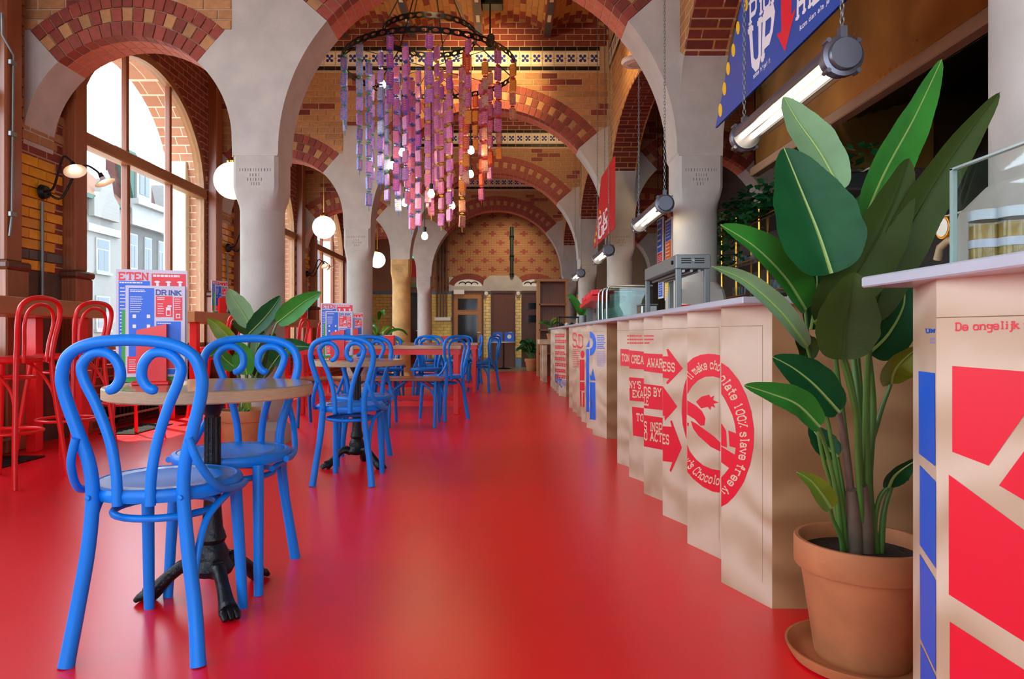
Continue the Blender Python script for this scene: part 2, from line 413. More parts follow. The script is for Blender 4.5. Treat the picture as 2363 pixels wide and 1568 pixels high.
# ------------------------------------------------------------------ the building
SP = 3.72
DN = [5.44 + SP * i for i in range(4)]                   # front faces of the four arched cross walls
TH = .36
AL, AN, AR = (-2.97, .82, 2.41), (-.2244, 1.57, 2.31), (2.58, .88, 2.41)   # centre x, radius, springing height
XL, XR, ZT, YB, YF = -3.79, 3.9, 5.06, -5.0, 18.8
def struct(o): o['kind'] = 'structure'; return o
def arc(A, a0, a1, r=None, n=14):
    c, R, z = A; r = R if r is None else r
    return [(c + r * cos(radians(a0 + (a1 - a0) * i / n)), z + r * sin(radians(a0 + (a1 - a0) * i / n))) for i in range(n + 1)]
floor = struct(MB().box(XL - .6, YB, -.1, XR, 16.6, 0).build('floor', m_floor))
m_ftile = brickmat('tan_floor_tiles', '9a8668', '86735a', '6a5c4a', .3, .3, 'XY', .4)
struct(MB().box(XL - .6, 16.6, -.1, XR, YF + .2, -.002).build('floor_far', m_ftile))
m_pave = mat('street_paving', '8f8a84', .9, var=.15, scale=2)
struct(MB().box(-60, -30, -.6, XL - .61, 80, -.35).build('floor_street', m_pave))
def inpoly(x, y, P_):
    c = False; j = len(P_) - 1
    for i in range(len(P_)):
        if (P_[i][1] > y) != (P_[j][1] > y) and x < (P_[j][0] - P_[i][0]) * (y - P_[i][1]) / (P_[j][1] - P_[i][1]) + P_[i][0]: c = not c
        j = i
    return c
e = .004
STONE = {
 'L': [(-2.15, 2.28), (-1.795, 2.28)] + arc(AN, 180, 139, AN[1] - e) + [(-1.658, 3.556), (-1.80, 3.64), (-2.15, 3.64), (-2.15, 3.27), (-2.207, 3.27)] + arc(AL, 48, 0, AL[1] - e),
 'W': [(XL, 2.38)] + arc(AL, 180, 132, AL[1] - e) + [(-3.74, 3.265), (XL - .15, 3.27), (XL - .15, 2.38)],
 'R': [(1.36, 2.28), (1.70, 2.28)] + arc(AR, 180, 132, AR[1] - e) + [(1.77, 3.31), (1.70, 3.31), (1.70, 3.64), (1.36, 3.64), (1.21, 3.556)] + arc(AN, 41, 0, AN[1] - e),
 'K': [(3.46, 2.38), (XR, 2.38), (XR, 3.31), (3.39, 3.31)] + arc(AR, 48, 0, AR[1] - e)}
CORE = [(XL - .15, 2.42)] + arc(AL, 180, 0, n=24) + [(-2.15, 2.31)] + arc(AN, 180, 0, n=32) + [(1.36, 2.31), (1.70, 2.41)] + arc(AR, 180, 0, n=24) + [(XR, 2.41), (XR, ZT), (XL - .15, ZT)]
def vmesh(r0, r1, da, d=.11, c=.003):
    def q(r, a, y): return Vector((r * sin(a), y, r * cos(a)))
    h = da / 2 - .0035 / r0
    vs = [q(r0, -h, d), q(r0, h, d), q(r1 - .007, h, d), q(r1 - .007, -h, d), q(r0, -h, c), q(r0, h, c), q(r1 - .007, h, c), q(r1 - .007, -h, c)]
    k = c / r0
    vs += [q(r0 + c, -h + k, 0), q(r0 + c, h - k, 0), q(r1 - .007 - c, h - k, 0), q(r1 - .007 - c, -h + k, 0)]
    return vs, [(3, 2, 1, 0), (8, 9, 10, 11)] + [(i, (i + 1) % 4, 4 + (i + 1) % 4, 4 + i) for i in range(4)] + [(4 + i, 4 + (i + 1) % 4, 8 + (i + 1) % 4, 8 + i) for i in range(4)]
def brickm(l, h, d, c=.004):                             # brick face on the y=0 side
    vs = [(-l / 2, d, -h / 2), (l / 2, d, -h / 2), (l / 2, d, h / 2), (-l / 2, d, h / 2), (-l / 2, c, -h / 2), (l / 2, c, -h / 2), (l / 2, c, h / 2), (-l / 2, c, h / 2),
          (-l / 2 + c, 0, -h / 2 + c), (l / 2 - c, 0, -h / 2 + c), (l / 2 - c, 0, h / 2 - c), (-l / 2 + c, 0, h / 2 - c)]
    return vs, [(8, 9, 10, 11)] + [(i, (i + 1) % 4, 4 + (i + 1) % 4, 4 + i) for i in range(4)] + [(4 + i, 4 + (i + 1) % 4, 8 + (i + 1) % 4, 8 + i) for i in range(4)]
BM = MB().add(*brickm(.206, .069, .03)).mesh('brick', [m_tanbrick])
VM = {}
TILE = MB()
TILE.add(*brickm(.146, .19, .02, .003))
TILE.cur = 1
for dx, dz in ((-.028, .03), (.028, .03), (-.028, -.03), (.028, -.03)): TILE.lathe([(.021, -.0012), (.018, .002)], (dx, 0, dz), 8, 'Y')
TILE.box(-.014, -.0012, -.02, .014, .001, .02)
TILE.cur = 2; TILE.box(-.072, -.001, -.008, -.058, .001, .008); TILE.box(.058, -.001, -.008, .072, .001, .008)
TILE.box(-.07, -.001, .078, .07, .001, .082); TILE.box(-.07, -.001, -.082, .07, .001, -.078)
TILEM = TILE.mesh('frieze_tile', [m_wtile, m_navy, m_gold])
KTM = MB().add(*brickm(.145, .05, .02, .003)).mesh('border_tile', [m_ktile])
TILES_X = [x for x in [-3.7 + .152 * i for i in range(60)] if x < 1.29]
def cross_wall(n):
    D = DN[n]
    core = struct(MB().prism(CORE, XZ(D), .012, TH - .004).build('wall_' + ('first', 'second', 'third', 'fourth')[n] + '_arch', m_mortar))
    for k in STONE:
        o = MB().prism(STONE[k], XZ(D), 0, TH).build('stone_springer', m_stone, core)
    near = n < 2
    jt = MB()
    for ai, (A, a0) in enumerate(((AL, 48), (AN, 41), (AR, 48))):
        c, R, z0 = A
        for ring in range(3):
            r0 = R - e if ring == 0 else R + .11 * ring; r1 = R + .11 * (ring + 1)
            cnt = int(round(radians(180 - 2 * a0) * (r0 + .05) / .083)); da = radians(180 - 2 * a0) / cnt
            if near:
                if (ai, ring) not in VM: VM[ai, ring] = MB().add(*vmesh(r0, r1, da)).mesh('voussoir', [m_redbrick])
                for i in range(cnt):
                    th = radians(a0 - 90) + da * (i + .5)
                    mm = m_tanbrick if (ring == 1 and i % 2 == 0) else (m_redbrick if ring else m_pinkbrick if n == 0 and i % 3 else m_redbrick)
                    if ring == 0: mm = m_redbrick
                    inst(VM[ai, ring], 'voussoir', core, (c, D - .002, z0), (0, th, 0), mm)
            else:
                vs, fs = vmesh(r0, r1, da)
                for i in range(cnt):
                    th = radians(a0 - 90) + da * (i + .5); M = Matrix.Translation((c, D - .002, z0)) @ Matrix.Rotation(th, 4, 'Y')
                    jt.cur = 1 if (ring == 1 and i % 2 == 0) else 0
                    jt.add([M @ v for v in map(Vector, vs)], fs)
            if ring == 0:                                # underside of the arch, three bricks deep
                sf = MB()
                for row in range(2):
                    for i in range(cnt):
                        th = radians(a0 - 90) + da * (i + .5); M = Matrix.Translation((c, D, z0)) @ Matrix.Rotation(th, 4, 'Y')
                        y0 = .115 + row * .125
                        vs, fs = vmesh(r0, r0 + .06, da, .115)
                        sf.add([M @ (Vector(v) + Vector((0, y0, 0))) for v in vs], fs)
                sf.build('soffit_brick', m_pinkbrick, core, kind='stuff')
    if jt.f: jt.build('voussoir_ring', [m_redbrick, m_tanbrick], core, kind='stuff')
    # brick courses
    zlo, zhi, xlo, xhi = ((3.15, 4.05, XL, 1.36) if n == 0 else (2.7, 4.36, XL, 1.36))
    if n == 3: zlo = 2.6
    jb = MB(); row = 0; z = zlo; cnt = 0
    while z < zhi:
        x = xlo + (.11 if row % 2 else 0); col = 0
        while x < XR:
            ok = all(not (z > z0 - .1 and sqrt((x - c) ** 2 + (z - z0) ** 2) < R + .33 - .055) for c, R, z0 in (AL, AN, AR)) and all(not inpoly(x, z, STONE[k]) for k in STONE)
            if ok and x < xhi + .1 or (ok and x > 1.75):
                red = (row % 8 == 3 and col % 6 in (2, 3)) or (row % 8 in (2, 4) and col % 6 == (2 if row % 2 == 0 else 3)) or (row % 8 == 7 and col % 6 in (0, 5)) or (row % 8 == 6 and col % 6 == 5)
                if near and cnt < 290 and x < 1.4:
                    inst(BM, 'brick', core, (x, D + .003, z), (0, 0, 0), random.choice((m_redbrick, m_drkbrick)) if red else m_tanbrick); cnt += 1
                else:
                    jb.cur = 1 if red else 0; vs, fs = brickm(.206, .069, .03); jb.add([Vector(v) + Vector((x, D + .003, z)) for v in vs], fs)
            x += .218; col += 1
        z += .08; row += 1
    if jb.f: jb.build('brick_courses', [m_tanbrick, m_redbrick], core, kind='stuff')
    # tile frieze with its black borders, red brick above
    if n >= 1:
        if n == 1:
            for x in TILES_X:
                if x < -2.6: continue
                inst(TILEM, 'frieze_tile', core, (x, D + .002, 4.53))
                for zz in (4.40, 4.66): inst(KTM, 'border_tile', core, (x, D + .002, zz))
        fb = MB(); kb = MB()
        for x in TILES_X:
            if n == 1 and x >= -2.6: continue
            M = Matrix.Translation((x, D + .002, 4.53))
            o0 = len(fb.v); fb.v += [M @ v for v in TILE.v]; fb.f += [[i + o0 for i in f] for f in TILE.f]; fb.m += TILE.m
            vs, fs = brickm(.145, .05, .02, .003)
            for zz in (4.40, 4.66): kb.add([Vector(v) + Vector((x, D + .002, zz)) for v in vs], fs)
        if fb.f: fb.build('frieze_tiles', [m_wtile, m_navy, m_gold], core, kind='stuff'); kb.build('border_tiles', m_ktile, core, kind='stuff')
        rb = MB(); z = 4.73; row = 0
        while z < 5.02:
            x = XL + (.11 if row % 2 else 0)
            while x < 1.4:
                vs, fs = brickm(.206, .069, .03); rb.add([Vector(v) + Vector((x, D + .003, z)) for v in vs], fs); x += .218
            z += .08; row += 1
        rb.build('upper_brick_courses', m_drkbrick, core, kind='stuff')
    return core
CW = [cross_wall(n) for n in range(4)]
# ---- columns
def sq_ring(t, r, z, n=40):
    o = []
    for k in range(n):
        a = 2 * pi * (k + .5) / n; c, s_ = cos(a), sin(a); q = 1 / max(abs(c), abs(s_)); q = min(q, 1.32)
        f = 1 + (q - 1) * t; o.append(Vector((r * c * f, r * s_ * f, z)))
    return o
def loft(mb, rings, cap=True):
    n = len(rings[0]); vs = [p for r in rings for p in r]; fs = []
    for i in range(len(rings) - 1):
        for k in range(n): fs.append((i * n + k, i * n + (k + 1) % n, (i + 1) * n + (k + 1) % n, (i + 1) * n + k))
    if cap: fs += [list(range(n))[::-1], [(len(rings) - 1) * n + k for k in range(n)]]
    return mb.add(vs, fs)
m_carve = mat('carved_stone_shadow', '6f675c', .9)
def column(x, y, label, m, ped=None, top=2.30):
    t = thing('stone_column', label, 'column', (x, y, 0), group='arcade columns')
    r = .172
    loft(MB(), [sq_ring(0, r, ped or 0), sq_ring(0, r, 1.87)]).build('shaft', m, t, 40)
    cp = loft(MB(), [sq_ring(0, r, 1.86), sq_ring(.25, r * 1.01, 1.90), sq_ring(.7, r * 1.02, 1.96), sq_ring(1, r * 1.03, 2.04), sq_ring(1, r * 1.03, 2.16), sq_ring(1, r * 1.03, top)]).build('capital', m if m != m_stoney else m, t, 30)
    ins = MB(); rnd = random.Random(int(x * 100 + y * 10))
    for i, (z, w) in enumerate(((2.17, .12), (2.13, .04), (2.095, .06), (2.06, .03))):
        q = -w
        while q < w:
            l = rnd.uniform(.006, .014); ins.box(q, -r * 1.03 - .0015, z - .012, q + l * .45, -r * 1.03 + .001, z + .012); q += l + .012
    ins.build('carved_letters', m_carve, cp)
    if ped:
        loft(MB(), [sq_ring(1, .20, 0), sq_ring(1, .20, ped - .12), sq_ring(.7, .20, ped - .05), sq_ring(.1, .178, ped + .01)]).build('pedestal', m, t, 30)
    else:
        loft(MB(), [sq_ring(.6, .20, 0), sq_ring(.6, .20, .12), sq_ring(.1, .178, .18)]).build('base', m, t, 30)
    return t
names_l = ['pale stone column beside the leafy potted plant, nearest on the window side', 'pale stone column behind the second round table on the window side',
           'yellowed worn stone column, third along the window side', 'pale stone column nearest the yellow tiled back wall']
for n in range(4): column(-1.9725, DN[n] + .18, names_l[n], m_stoney if n == 2 else m_stone)
names_r = ['large grey column rising behind the heat lamp on the bar', 'grey column behind the glass guards on the bar', 'grey column behind the red flower box on the bar', 'slim far column beside the wooden shelf unit']
for n in range(4): column(1.53, DN[n] + .18, names_r[n], m_stone, ped=1.28)
column(1.53, DN[0] - SP + .18, 'grey column at the right edge behind the glass jars', m_stone, ped=1.28)
struct(MB().prism(STONE['R'], XZ(DN[0] - SP), 0, TH).build('wall_near_springer', m_stone))
# ---- arcade wall along the bar
def ell(y0, y1, a0, a1, n=20, z0=2.65, b=.93, da=0.): 
    c, a = (y0 + y1) / 2, (y1 - y0) / 2
    return [(c + (a + da) * cos(radians(a0 + (a1 - a0) * i / n)), z0 + (b + da) * sin(radians(a0 + (a1 - a0) * i / n))) for i in range(n + 1)]
YZ = lambda x0: (lambda u, v, d: Vector((x0 + d, u, v)))
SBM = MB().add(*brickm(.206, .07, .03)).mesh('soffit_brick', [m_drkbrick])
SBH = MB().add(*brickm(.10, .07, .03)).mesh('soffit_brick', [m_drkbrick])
def arcade(n):
    y0, y1 = DN[0] + SP * n + TH, DN[0] + SP * (n + 1)
    poly = [(y0, 2.30)] + ell(y1, y0, 0, 180)[::1] if False else None
    left = ell(y0, y1, 180, 0, 24)
    poly = [(y0 - .01, 2.3), (y0, 2.3)] + left + [(y1, 2.3), (y1 + .01, 2.3), (y1 + .01, ZT), (y0 - .01, ZT)]
    w = struct(MB().prism(poly, YZ(1.36), .004, .335).build('wall_arcade_' + ('near', 'one', 'two', 'three')[n + 1], m_bf_tany))
    for sgn in (0, 1):                                   # stone springers
        A = ell(y0, y1, 180 if sgn == 0 else 0, 157 if sgn == 0 else 23, 6, da=-.004)
        yy = y0 if sgn == 0 else y1; out = .26 if sgn == 0 else -.26
        MB().prism([(yy, 2.3)] + A + [(yy - (.02 if sgn == 0 else -.02), A[-1][1] + .10)], YZ(1.36), 0, .34).build('stone_springer', m_stone, w)
    c, a, b, z0 = (y0 + y1) / 2, (y1 - y0) / 2, .93, 2.65
    # underside bricks
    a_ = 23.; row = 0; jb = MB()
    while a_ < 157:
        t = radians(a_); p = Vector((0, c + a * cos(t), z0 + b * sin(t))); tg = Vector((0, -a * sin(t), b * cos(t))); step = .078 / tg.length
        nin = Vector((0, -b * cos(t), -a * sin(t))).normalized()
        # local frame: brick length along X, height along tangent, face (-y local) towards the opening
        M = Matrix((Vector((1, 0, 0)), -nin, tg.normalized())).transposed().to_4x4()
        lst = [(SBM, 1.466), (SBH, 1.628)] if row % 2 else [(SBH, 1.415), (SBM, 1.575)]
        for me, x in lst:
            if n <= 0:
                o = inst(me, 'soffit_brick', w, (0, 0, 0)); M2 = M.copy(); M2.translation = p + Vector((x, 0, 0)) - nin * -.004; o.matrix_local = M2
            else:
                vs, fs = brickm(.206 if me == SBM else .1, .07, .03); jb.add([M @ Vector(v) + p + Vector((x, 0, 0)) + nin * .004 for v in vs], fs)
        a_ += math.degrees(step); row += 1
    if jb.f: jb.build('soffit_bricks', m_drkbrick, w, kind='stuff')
    fb = MB(); kb = MB()
    if n >= 0:
        y = y0 + .08
        while y < y1 - .05:
            M = Matrix.Translation((1.356, y, 4.53)) @ Matrix.Rotation(pi / 2, 4, 'Z') @ Matrix.Rotation(pi, 4, 'Z')
            o0 = len(fb.v); fb.v += [M @ v for v in TILE.v]; fb.f += [[i + o0 for i in f] for f in TILE.f]; fb.m += TILE.m
            vs, fs = brickm(.145, .05, .02, .003)
            for zz in (4.40, 4.66):
                M2 = Matrix.Translation((1.356, y, zz)) @ Matrix.Rotation(-pi / 2, 4, 'Z'); kb.add([M2 @ Vector(v) for v in vs], fs)
            y += .152
        fb.build('frieze_tiles', [m_wtile, m_navy, m_gold], w, kind='stuff'); kb.build('border_tiles', m_ktile, w, kind='stuff')
for n in (-1, 0, 1, 2): arcade(n)
# ---- ceiling: brick vaults between painted beams
BEAMX = [.535 - .885 * k for k in range(5, -1, -1)] + [1.42, 2.3, 3.2]
m_ceil = mat('vault_mortar', 'a8814c', .85, var=.1)
m_vbrick = mat('vault_brick', 'b98748', .7, var=.12, scale=25, orand=.10)
ceil = struct(MB().box(XL - .6, YB, 5.10, XR, YF + .2, 5.2).build('ceiling', m_ceil))
edges = [XL - .02] + BEAMX[1:] + [XR]
VB = MB().add(*brickm(.072, .20, .02, .003)).mesh('vault_brick', [m_vbrick])
vcnt = 0; vj = MB()
for xa, xb in zip(edges, edges[1:]):
    w2 = (xb - xa) / 2; xc = (xa + xb) / 2; rise = .16; Rv = (w2 * w2 + rise * rise) / (2 * rise); zc = 4.86 + rise - Rv
    th0 = math.asin(w2 / Rv)
    prof = [(xc + Rv * sin(-th0 + 2 * th0 * i / 14), zc + Rv * cos(-th0 + 2 * th0 * i / 14)) for i in range(15)]
    MB().grid([[(x, YB, z) for x, z in prof], [(x, YF, z) for x, z in prof]]).build('vault', m_ceil, ceil, 30)
    if xc > 1.4 or xc < -2.3: continue
    k = int(2 * th0 * Rv / .08); 
    for i in range(k):
        th = -th0 + 2 * th0 * (i + .5) / k; y = DN[1] - .10 - (.1 if i % 2 else 0); row = 0
        while y > DN[0] + .5:
            p = Vector((xc + Rv * sin(th), y, zc + Rv * cos(th)))
            nin = Vector((-sin(th), 0, -cos(th))); M = Matrix((Vector((cos(th), 0, -sin(th))), -nin, Vector((0, -1, 0)))).transposed().to_4x4()
            red = (row % 4 == 0 and i % 2 == 0) or (row % 4 == 2 and (i + 1) % 4 == 0) or row == 0 and i % 2
            if y > 7.4 and vcnt < 296:
                o = inst(VB, 'vault_brick', ceil, (0, 0, 0), mat_=m_redbrick if red else None); M.translation = p + nin * .006; o.matrix_local = M; vcnt += 1
            else:
                vj.cur = 1 if red else 0; vs, fs = brickm(.072, .20, .02, .003); vj.add([M @ Vector(v) + p + nin * .006 for v in vs], fs)
            y -= .208; row += 1
vj.build('vault_bricks', [m_vbrick, m_redbrick], ceil, kind='stuff')
m_beam = mat('slate_painted_beam', '3a4048', .5); m_beamred = mat('red_beam_flange', '7a3a22', .5); m_lozenge = mat('white_painted_lozenge', 'd9cdb8', .5)
for x in BEAMX[1:7]:
    b = MB().box(x - .05, YB, 4.80, x + .05, YF, 4.83).box(x - .012, YB, 4.83, x + .012, YF, 5.09).build('beam', m_beamred, ceil)
    d = MB(); l = MB()
    for n in range(0, 3):
        y = DN[n] + TH + .05
        d.box(x - .034, y, 4.794, x + .034, DN[n + 1] - .04, 4.80)
        k = 0
        while y < DN[n + 1] - .3:
            l.box(x - .022, y + .05, 4.79, x + .022, y + .23, 4.794); y += .52
    d.build('painted_soffit', m_beam, b); l.build('painted_lozenges', m_lozenge, b)
# ---- window wall
WY = [DN[0] + SP * k for k in range(-3, 4)]              # pier front positions
XO = XL - .5; ZS, ZA, BA = .70, 2.66, 1.19
m_reveal = brickmat('pale_outer_brick', 'b98468', 'a97458', 'd8ccb4', .2, .09, 'XZ')
def leafwall(xa, xb):
    wl = MB()
    for k, y in enumerate(WY):
        a, b_ = y + .66, y + SP - .34
        hi = min(y + SP + .66, YF + .2)
        if k < len(WY) - 1: wl.box(xa, b_, -.05, xb, hi, ZT)
        if b_ > YF: continue
        wl.box(xa, a, -.05, xb, b_, ZS)
        c, h = (a + b_) / 2, (b_ - a) / 2
        top = [(c + h * cos(radians(180 - 180 * i / 24)), ZA + BA * sin(radians(180 * i / 24))) for i in range(25)]
        wl.prism(top + [(b_, ZT), (a, ZT)], YZ(xa), 0, xb - xa)
    wl.box(xa, YB, -.05, xb, WY[0] + .66, ZT); wl.box(xa, WY[-1] + .66, -.05, xb, YF + .2, ZT)
    return wl
wall_left = struct(leafwall(XL - .14, XL).build('wall_left', m_bf_red))
leafwall(XO, XL - .14).build('outer_leaf', m_reveal, wall_left)
YT = MB().add(*brickm(.20, .075, .02, .003)).mesh('glazed_tile', [m_ytile])
wi = 0
for k, y in enumerate(WY):
    # pier lining: glazed tiles, dark panel, pilasters with bases
    vis = 2 <= k <= 6
    pl = MB().box(XL - .01, y - .16, 0, XL + .012, y + .50, 1.38).build('pier_panel', m_dark if False else mat('dark_dado', '4a3d34', .6, var=.2), wall_left)
    if vis:
        jt = MB(); z = 1.43; row = 0
        while z < (2.42 if k != 3 else 2.3):
            for c in range(4):
                yy = y - .10 + c * .208 + (.1 if row % 2 else 0) - .05
                if yy > y + .44: continue
                grey = row in (1, 2)
                if k == 3: inst(YT, 'glazed_tile', wall_left, (XL + .012, yy, z), (0, 0, pi / 2), m_gtile if row == 1 else m_ytile)
                else: jt.add([Matrix.Translation((XL + .012, yy, z)) @ Matrix.Rotation(pi / 2, 4, 'Z') @ Vector(v) for v in brickm(.2, .075, .02, .003)[0]], brickm(.2, .075, .02, .003)[1])
            z += .083; row += 1
        if jt.f: jt.build('glazed_tiles', m_ytile, wall_left, kind='stuff')
        ob = MB(); z = 2.45; row = 0
        while z < 4.2:
            for c in range(4):
                yy = y - .14 + c * .218 + (.1 if row % 2 else 0)
                if yy < y + .5: ob.add([Matrix.Translation((XL + .012, yy, z)) @ Matrix.Rotation(pi / 2, 4, 'Z') @ Vector(v) for v in brickm(.206, .07, .02, .003)[0]], brickm(.2, .07, .02, .003)[1])
            z += .08; row += 1
        ob.build('pier_bricks', m_tanbrick, wall_left, kind='stuff')
    for (a, b_) in ((y + .48, y + .66), (y - .34, y - .16)):
        if b_ > YF: continue
        o = MB().cbox(XL - .02, a, 1.42, XL + .11, b_, 4.3, .012).build('pilaster', m_bwood, wall_left)
        MB().cbox(XL - .02, a - .03, 0, XL + .14, b_ + .03, 1.36, .01).build('pilaster_base', m_bwoodd if False else m_bwood, o)
        MB().cbox(XL - .02, a - .045, 1.36, XL + .155, b_ + .045, 1.42, .015).build('pilaster_cap', m_bwoodd, o)
    a, b_ = y + .66, y + SP - .34
    if b_ > YF: continue
    wi += 1; c, h = (a + b_) / 2, (b_ - a) / 2; xg = XL - .07
    fr = MB()
    def earc(s): return [Vector((xg, c + (h - s) * cos(radians(180 - 180 * i / 28)), ZA + (BA - s) * sin(radians(180 * i / 28)))) for i in range(29)]
    o1, i1 = earc(0), earc(.075)
    pts = [V(xg, a, ZS)] + o1 + [V(xg, b_, ZS)]; ip = [V(xg, a + .075, ZS + .08)] + i1 + [V(xg, b_ - .075, ZS + .08)]
    nP = len(pts)
    for dx in (-.05, .05):
        fr.add([p + V(dx, 0, 0) for p in pts] + [p + V(dx, 0, 0) for p in ip], [(i, i + 1, nP + i + 1, nP + i) for i in range(nP - 1)])
    fr.add([p + V(-.05, 0, 0) for p in ip] + [p + V(.05, 0, 0) for p in ip], [(i, i + 1, nP + i + 1, nP + i) for i in range(nP - 1)])
    fr.box(xg - .05, a, ZS, xg + .05, b_, ZS + .08)
    win = struct(fr.build('window_%d' % wi, m_frame))
    MB().cbox(xg - .06, a + .05, ZA - .07, xg + .08, b_ - .05, ZA + .05, .012).build('transom', m_frame, win)
    for t in (.34, .67):
        ym = a + (b_ - a) * t
        MB().cbox(xg - .03, ym - .028, ZS + .06, xg + .04, ym + .028, ZA - .06, .006).build('mullion', m_bwood, win)
        zt = ZA + BA * sqrt(max(0, 1 - ((ym - c) / h) ** 2)) - .06
        MB().cbox(xg - .03, ym - .024, ZA + .04, xg + .03, ym + .024, zt, .006).build('mullion', m_bwood, win)
        MB().cbox(xg - .034, ym + .026, ZA + .04, xg + .01, ym + .06, zt - .01, .004).build('pane_bead', m_gframe, win)
    ys = [a + .06] + [a + (b_ - a) * t for t in (.34, .67)] + [b_ - .06]
    for q in range(3):
        MB().box(xg - .004, ys[q] + .02, ZS + .07, xg + .004, ys[q + 1] - .02, ZA - .06).build('pane', m_glass, win)
        arcp = [(yy, ZA + .04) for yy in (ys[q] + .02, ys[q + 1] - .02)]
        top = [(ys[q + 1] - .02 - (ys[q + 1] - ys[q] - .04) * i / 8, 0) for i in range(9)]
        top = [(yy, max(ZA + .06, ZA + (BA - .05) * sqrt(max(0, 1 - ((yy - c) / (h - .05)) ** 2)))) for yy, _ in top]
        MB().prism(arcp + top, YZ(xg - .004), 0, .008).build('pane', m_glass, win)
    MB().cbox(XL - .05, a - .02, ZS - .05, XL + .1, b_ + .02, ZS, .01).build('sill', m_bwood, win)
    MB().cbox(XO - .02, b_ - .10, ZS, XO + .26, b_ + .02, ZA + .4, .01).build('stone_jamb', mat('cream_stone_jamb', 'e2dfc4', .8), win)
    pd = bpy.data.lights.new('window_portal', 'AREA'); pd.shape = 'RECTANGLE'; pd.size = b_ - a; pd.size_y = 3.2; pd.energy = 1; pd.cycles.is_portal = True
    po = bpy.data.objects.new('window_portal', pd); COL.objects.link(po); po.location = (xg - .12, c, ZS + 1.6); po.rotation_euler = (pi / 2, 0, -pi / 2)
# ---- kitchen-side wall and the unseen front behind the photographer, glazed to add frontal daylight
wr = struct(MB().box(XR, YB, -.05, XR + .2, YF + .2, ZT).build('wall_right', mat('kitchen_dark_wall', '3a322c', .6, var=.2)))
fb = MB().box(XL - .6, YB - .3, -.05, XR + .2, YB, .4).box(XL - .6, YB - .3, 4.3, XR + .2, YB, ZT)
for x in (XL - .35, -2.0, 1.55, XR): fb.box(x - .25, YB - .3, .4, x + .25, YB, 4.3)
wf = struct(fb.build('wall_front', m_bf_redx))
for i, (xa, xb) in enumerate(((-3.89, -2.25), (-1.75, 1.3), (1.8, 3.65))):
    f = MB()
    for x in (xa, (xa + xb) / 2, xb): f.box(x - .04, YB - .2, .4, x + .04, YB - .12, 4.3)
    for z in (.4, 2.6, 4.26): f.box(xa, YB - .2, z, xb, YB - .12, z + .06)
    w = struct(f.build('window_%d' % (wi + 1 + i), m_frame)); MB().box(xa, YB - .165, .4, xb, YB - .155, 4.3).build('pane', m_glass, w)
    pd = bpy.data.lights.new('window_portal', 'AREA'); pd.shape = 'RECTANGLE'; pd.size = xb - xa; pd.size_y = 3.9; pd.energy = 1; pd.cycles.is_portal = True
    po = bpy.data.objects.new('window_portal', pd); COL.objects.link(po); po.location = ((xa + xb) / 2, YB - .25, 2.35); po.rotation_euler = (pi / 2, 0, 0)
# ------------------------------------------------------------------ back wall with its three doors
DB = YF
def fx(x, D=DB): return (x - CX) * D / F
def fz(y, D=DB): return HC - (y - CY) * D / F
def pbox(mb, x0, y0, x1, y1, D, d0, d1):                 # photo rectangle on the plane at distance D, as a slab from D+d0 to D+d1
    return mb.box(fx(x0, D), D + d0, fz(y1, D), fx(x1, D), D + d1, fz(y0, D))
wb_ = struct(MB().box(XL - .6, DB, -.05, XR + .2, DB + .2, ZT).build('wall_back', m_mortar))
jb = MB(); row = 0; z = fz(672)
while z < 4.75:
    x = -2.2; col = 0
    while x < 2.2:
        r6, c4 = row % 10, col % 6
        red = (r6 == 2 and c4 in (1, 2, 3)) or (r6 in (1, 3) and c4 == 2) or (r6 == 7 and c4 in (4, 5, 0)) or (r6 in (6, 8) and c4 == 5)
        jb.cur = 1 if red else 0; vs, fs = brickm(.067, .045, .03, .002); jb.add([Vector(v) + Vector((x, DB - .012, z)) for v in vs], fs)
        x += .0705; col += 1
    z += .0485; row += 1
jb.build('brick_courses', [mat('far_tan_brick', 'a5744a', .75, orand=.1), m_redbrick], wb_, kind='stuff')
tj = MB(); row = 0; z = .30
while z < fz(672):
    x = XL + .05 + (.1 if row % 2 else 0)
    while x < 3.8:
        tj.cur = 2 if z > 2.02 and row % 4 == 1 else (1 if z < .2 else 0)
        vs, fs = brickm(.196, .075, .02, .003); tj.add([Vector(v) + Vector((x, DB - .01, z)) for v in vs], fs); x += .205
    z += .082; row += 1
tj.build('glazed_tiles', [m_ytile2, m_btile, m_btile], wb_, kind='stuff')
struct(pbox(MB(), 760, 828, 1560, 849, DB, -.03, 0).build('baseboard_back', m_btile))
# stone band, lintel and fan lights
sb = MB(); pbox(sb, 1036, 661, 1250, 673, DB, -.052, -.001)
sb.prism([(fx(x), fz(y)) for x, y in ((1112, 673), (1117, 648), (1130, 637), (1192, 637), (1204, 648), (1208, 673))], XZ(DB), -.064, 0)
pbox(sb, 1036, 640, 1046, 661, DB, -.046, 0)
sb.build('stone_lintel', m_stone, wb_)
for cx in (1081, 1232):
    fl = MB().prism([(fx(cx + 33 * cos(radians(t))), fz(661 - 16 * sin(radians(t)))) for t in range(0, 181, 12)], XZ(DB), -.04, 0)
    f = fl.build('fanlight', m_enamel, wb_)
    g = MB()
    for q in range(-1, 2): g.tube([P(cx + q * 14 + 8 * cos(radians(t)), 656 - 5 * sin(radians(t)), DB - .05) for t in range(0, 181, 30)], .012, 5)
    g.build('fanlight_scroll', m_black, f)
    vr = MB()
    for i in range(22):
        t = radians(12 + i * 156 / 21.); q = P(cx + 39 * cos(t), 661 - 23 * sin(t), DB - .022 - .0012 * (i % 2))
        vr.box(-.026, -.03, -.075, .026, .03, .075, Matrix.Translation(q) @ Matrix.Rotation(pi / 2 - atan2(sin(t) / 23, cos(t) / 39), 4, 'Y'))
    vr.build('relieving_arch', m_redbrick, wb_, kind='stuff')
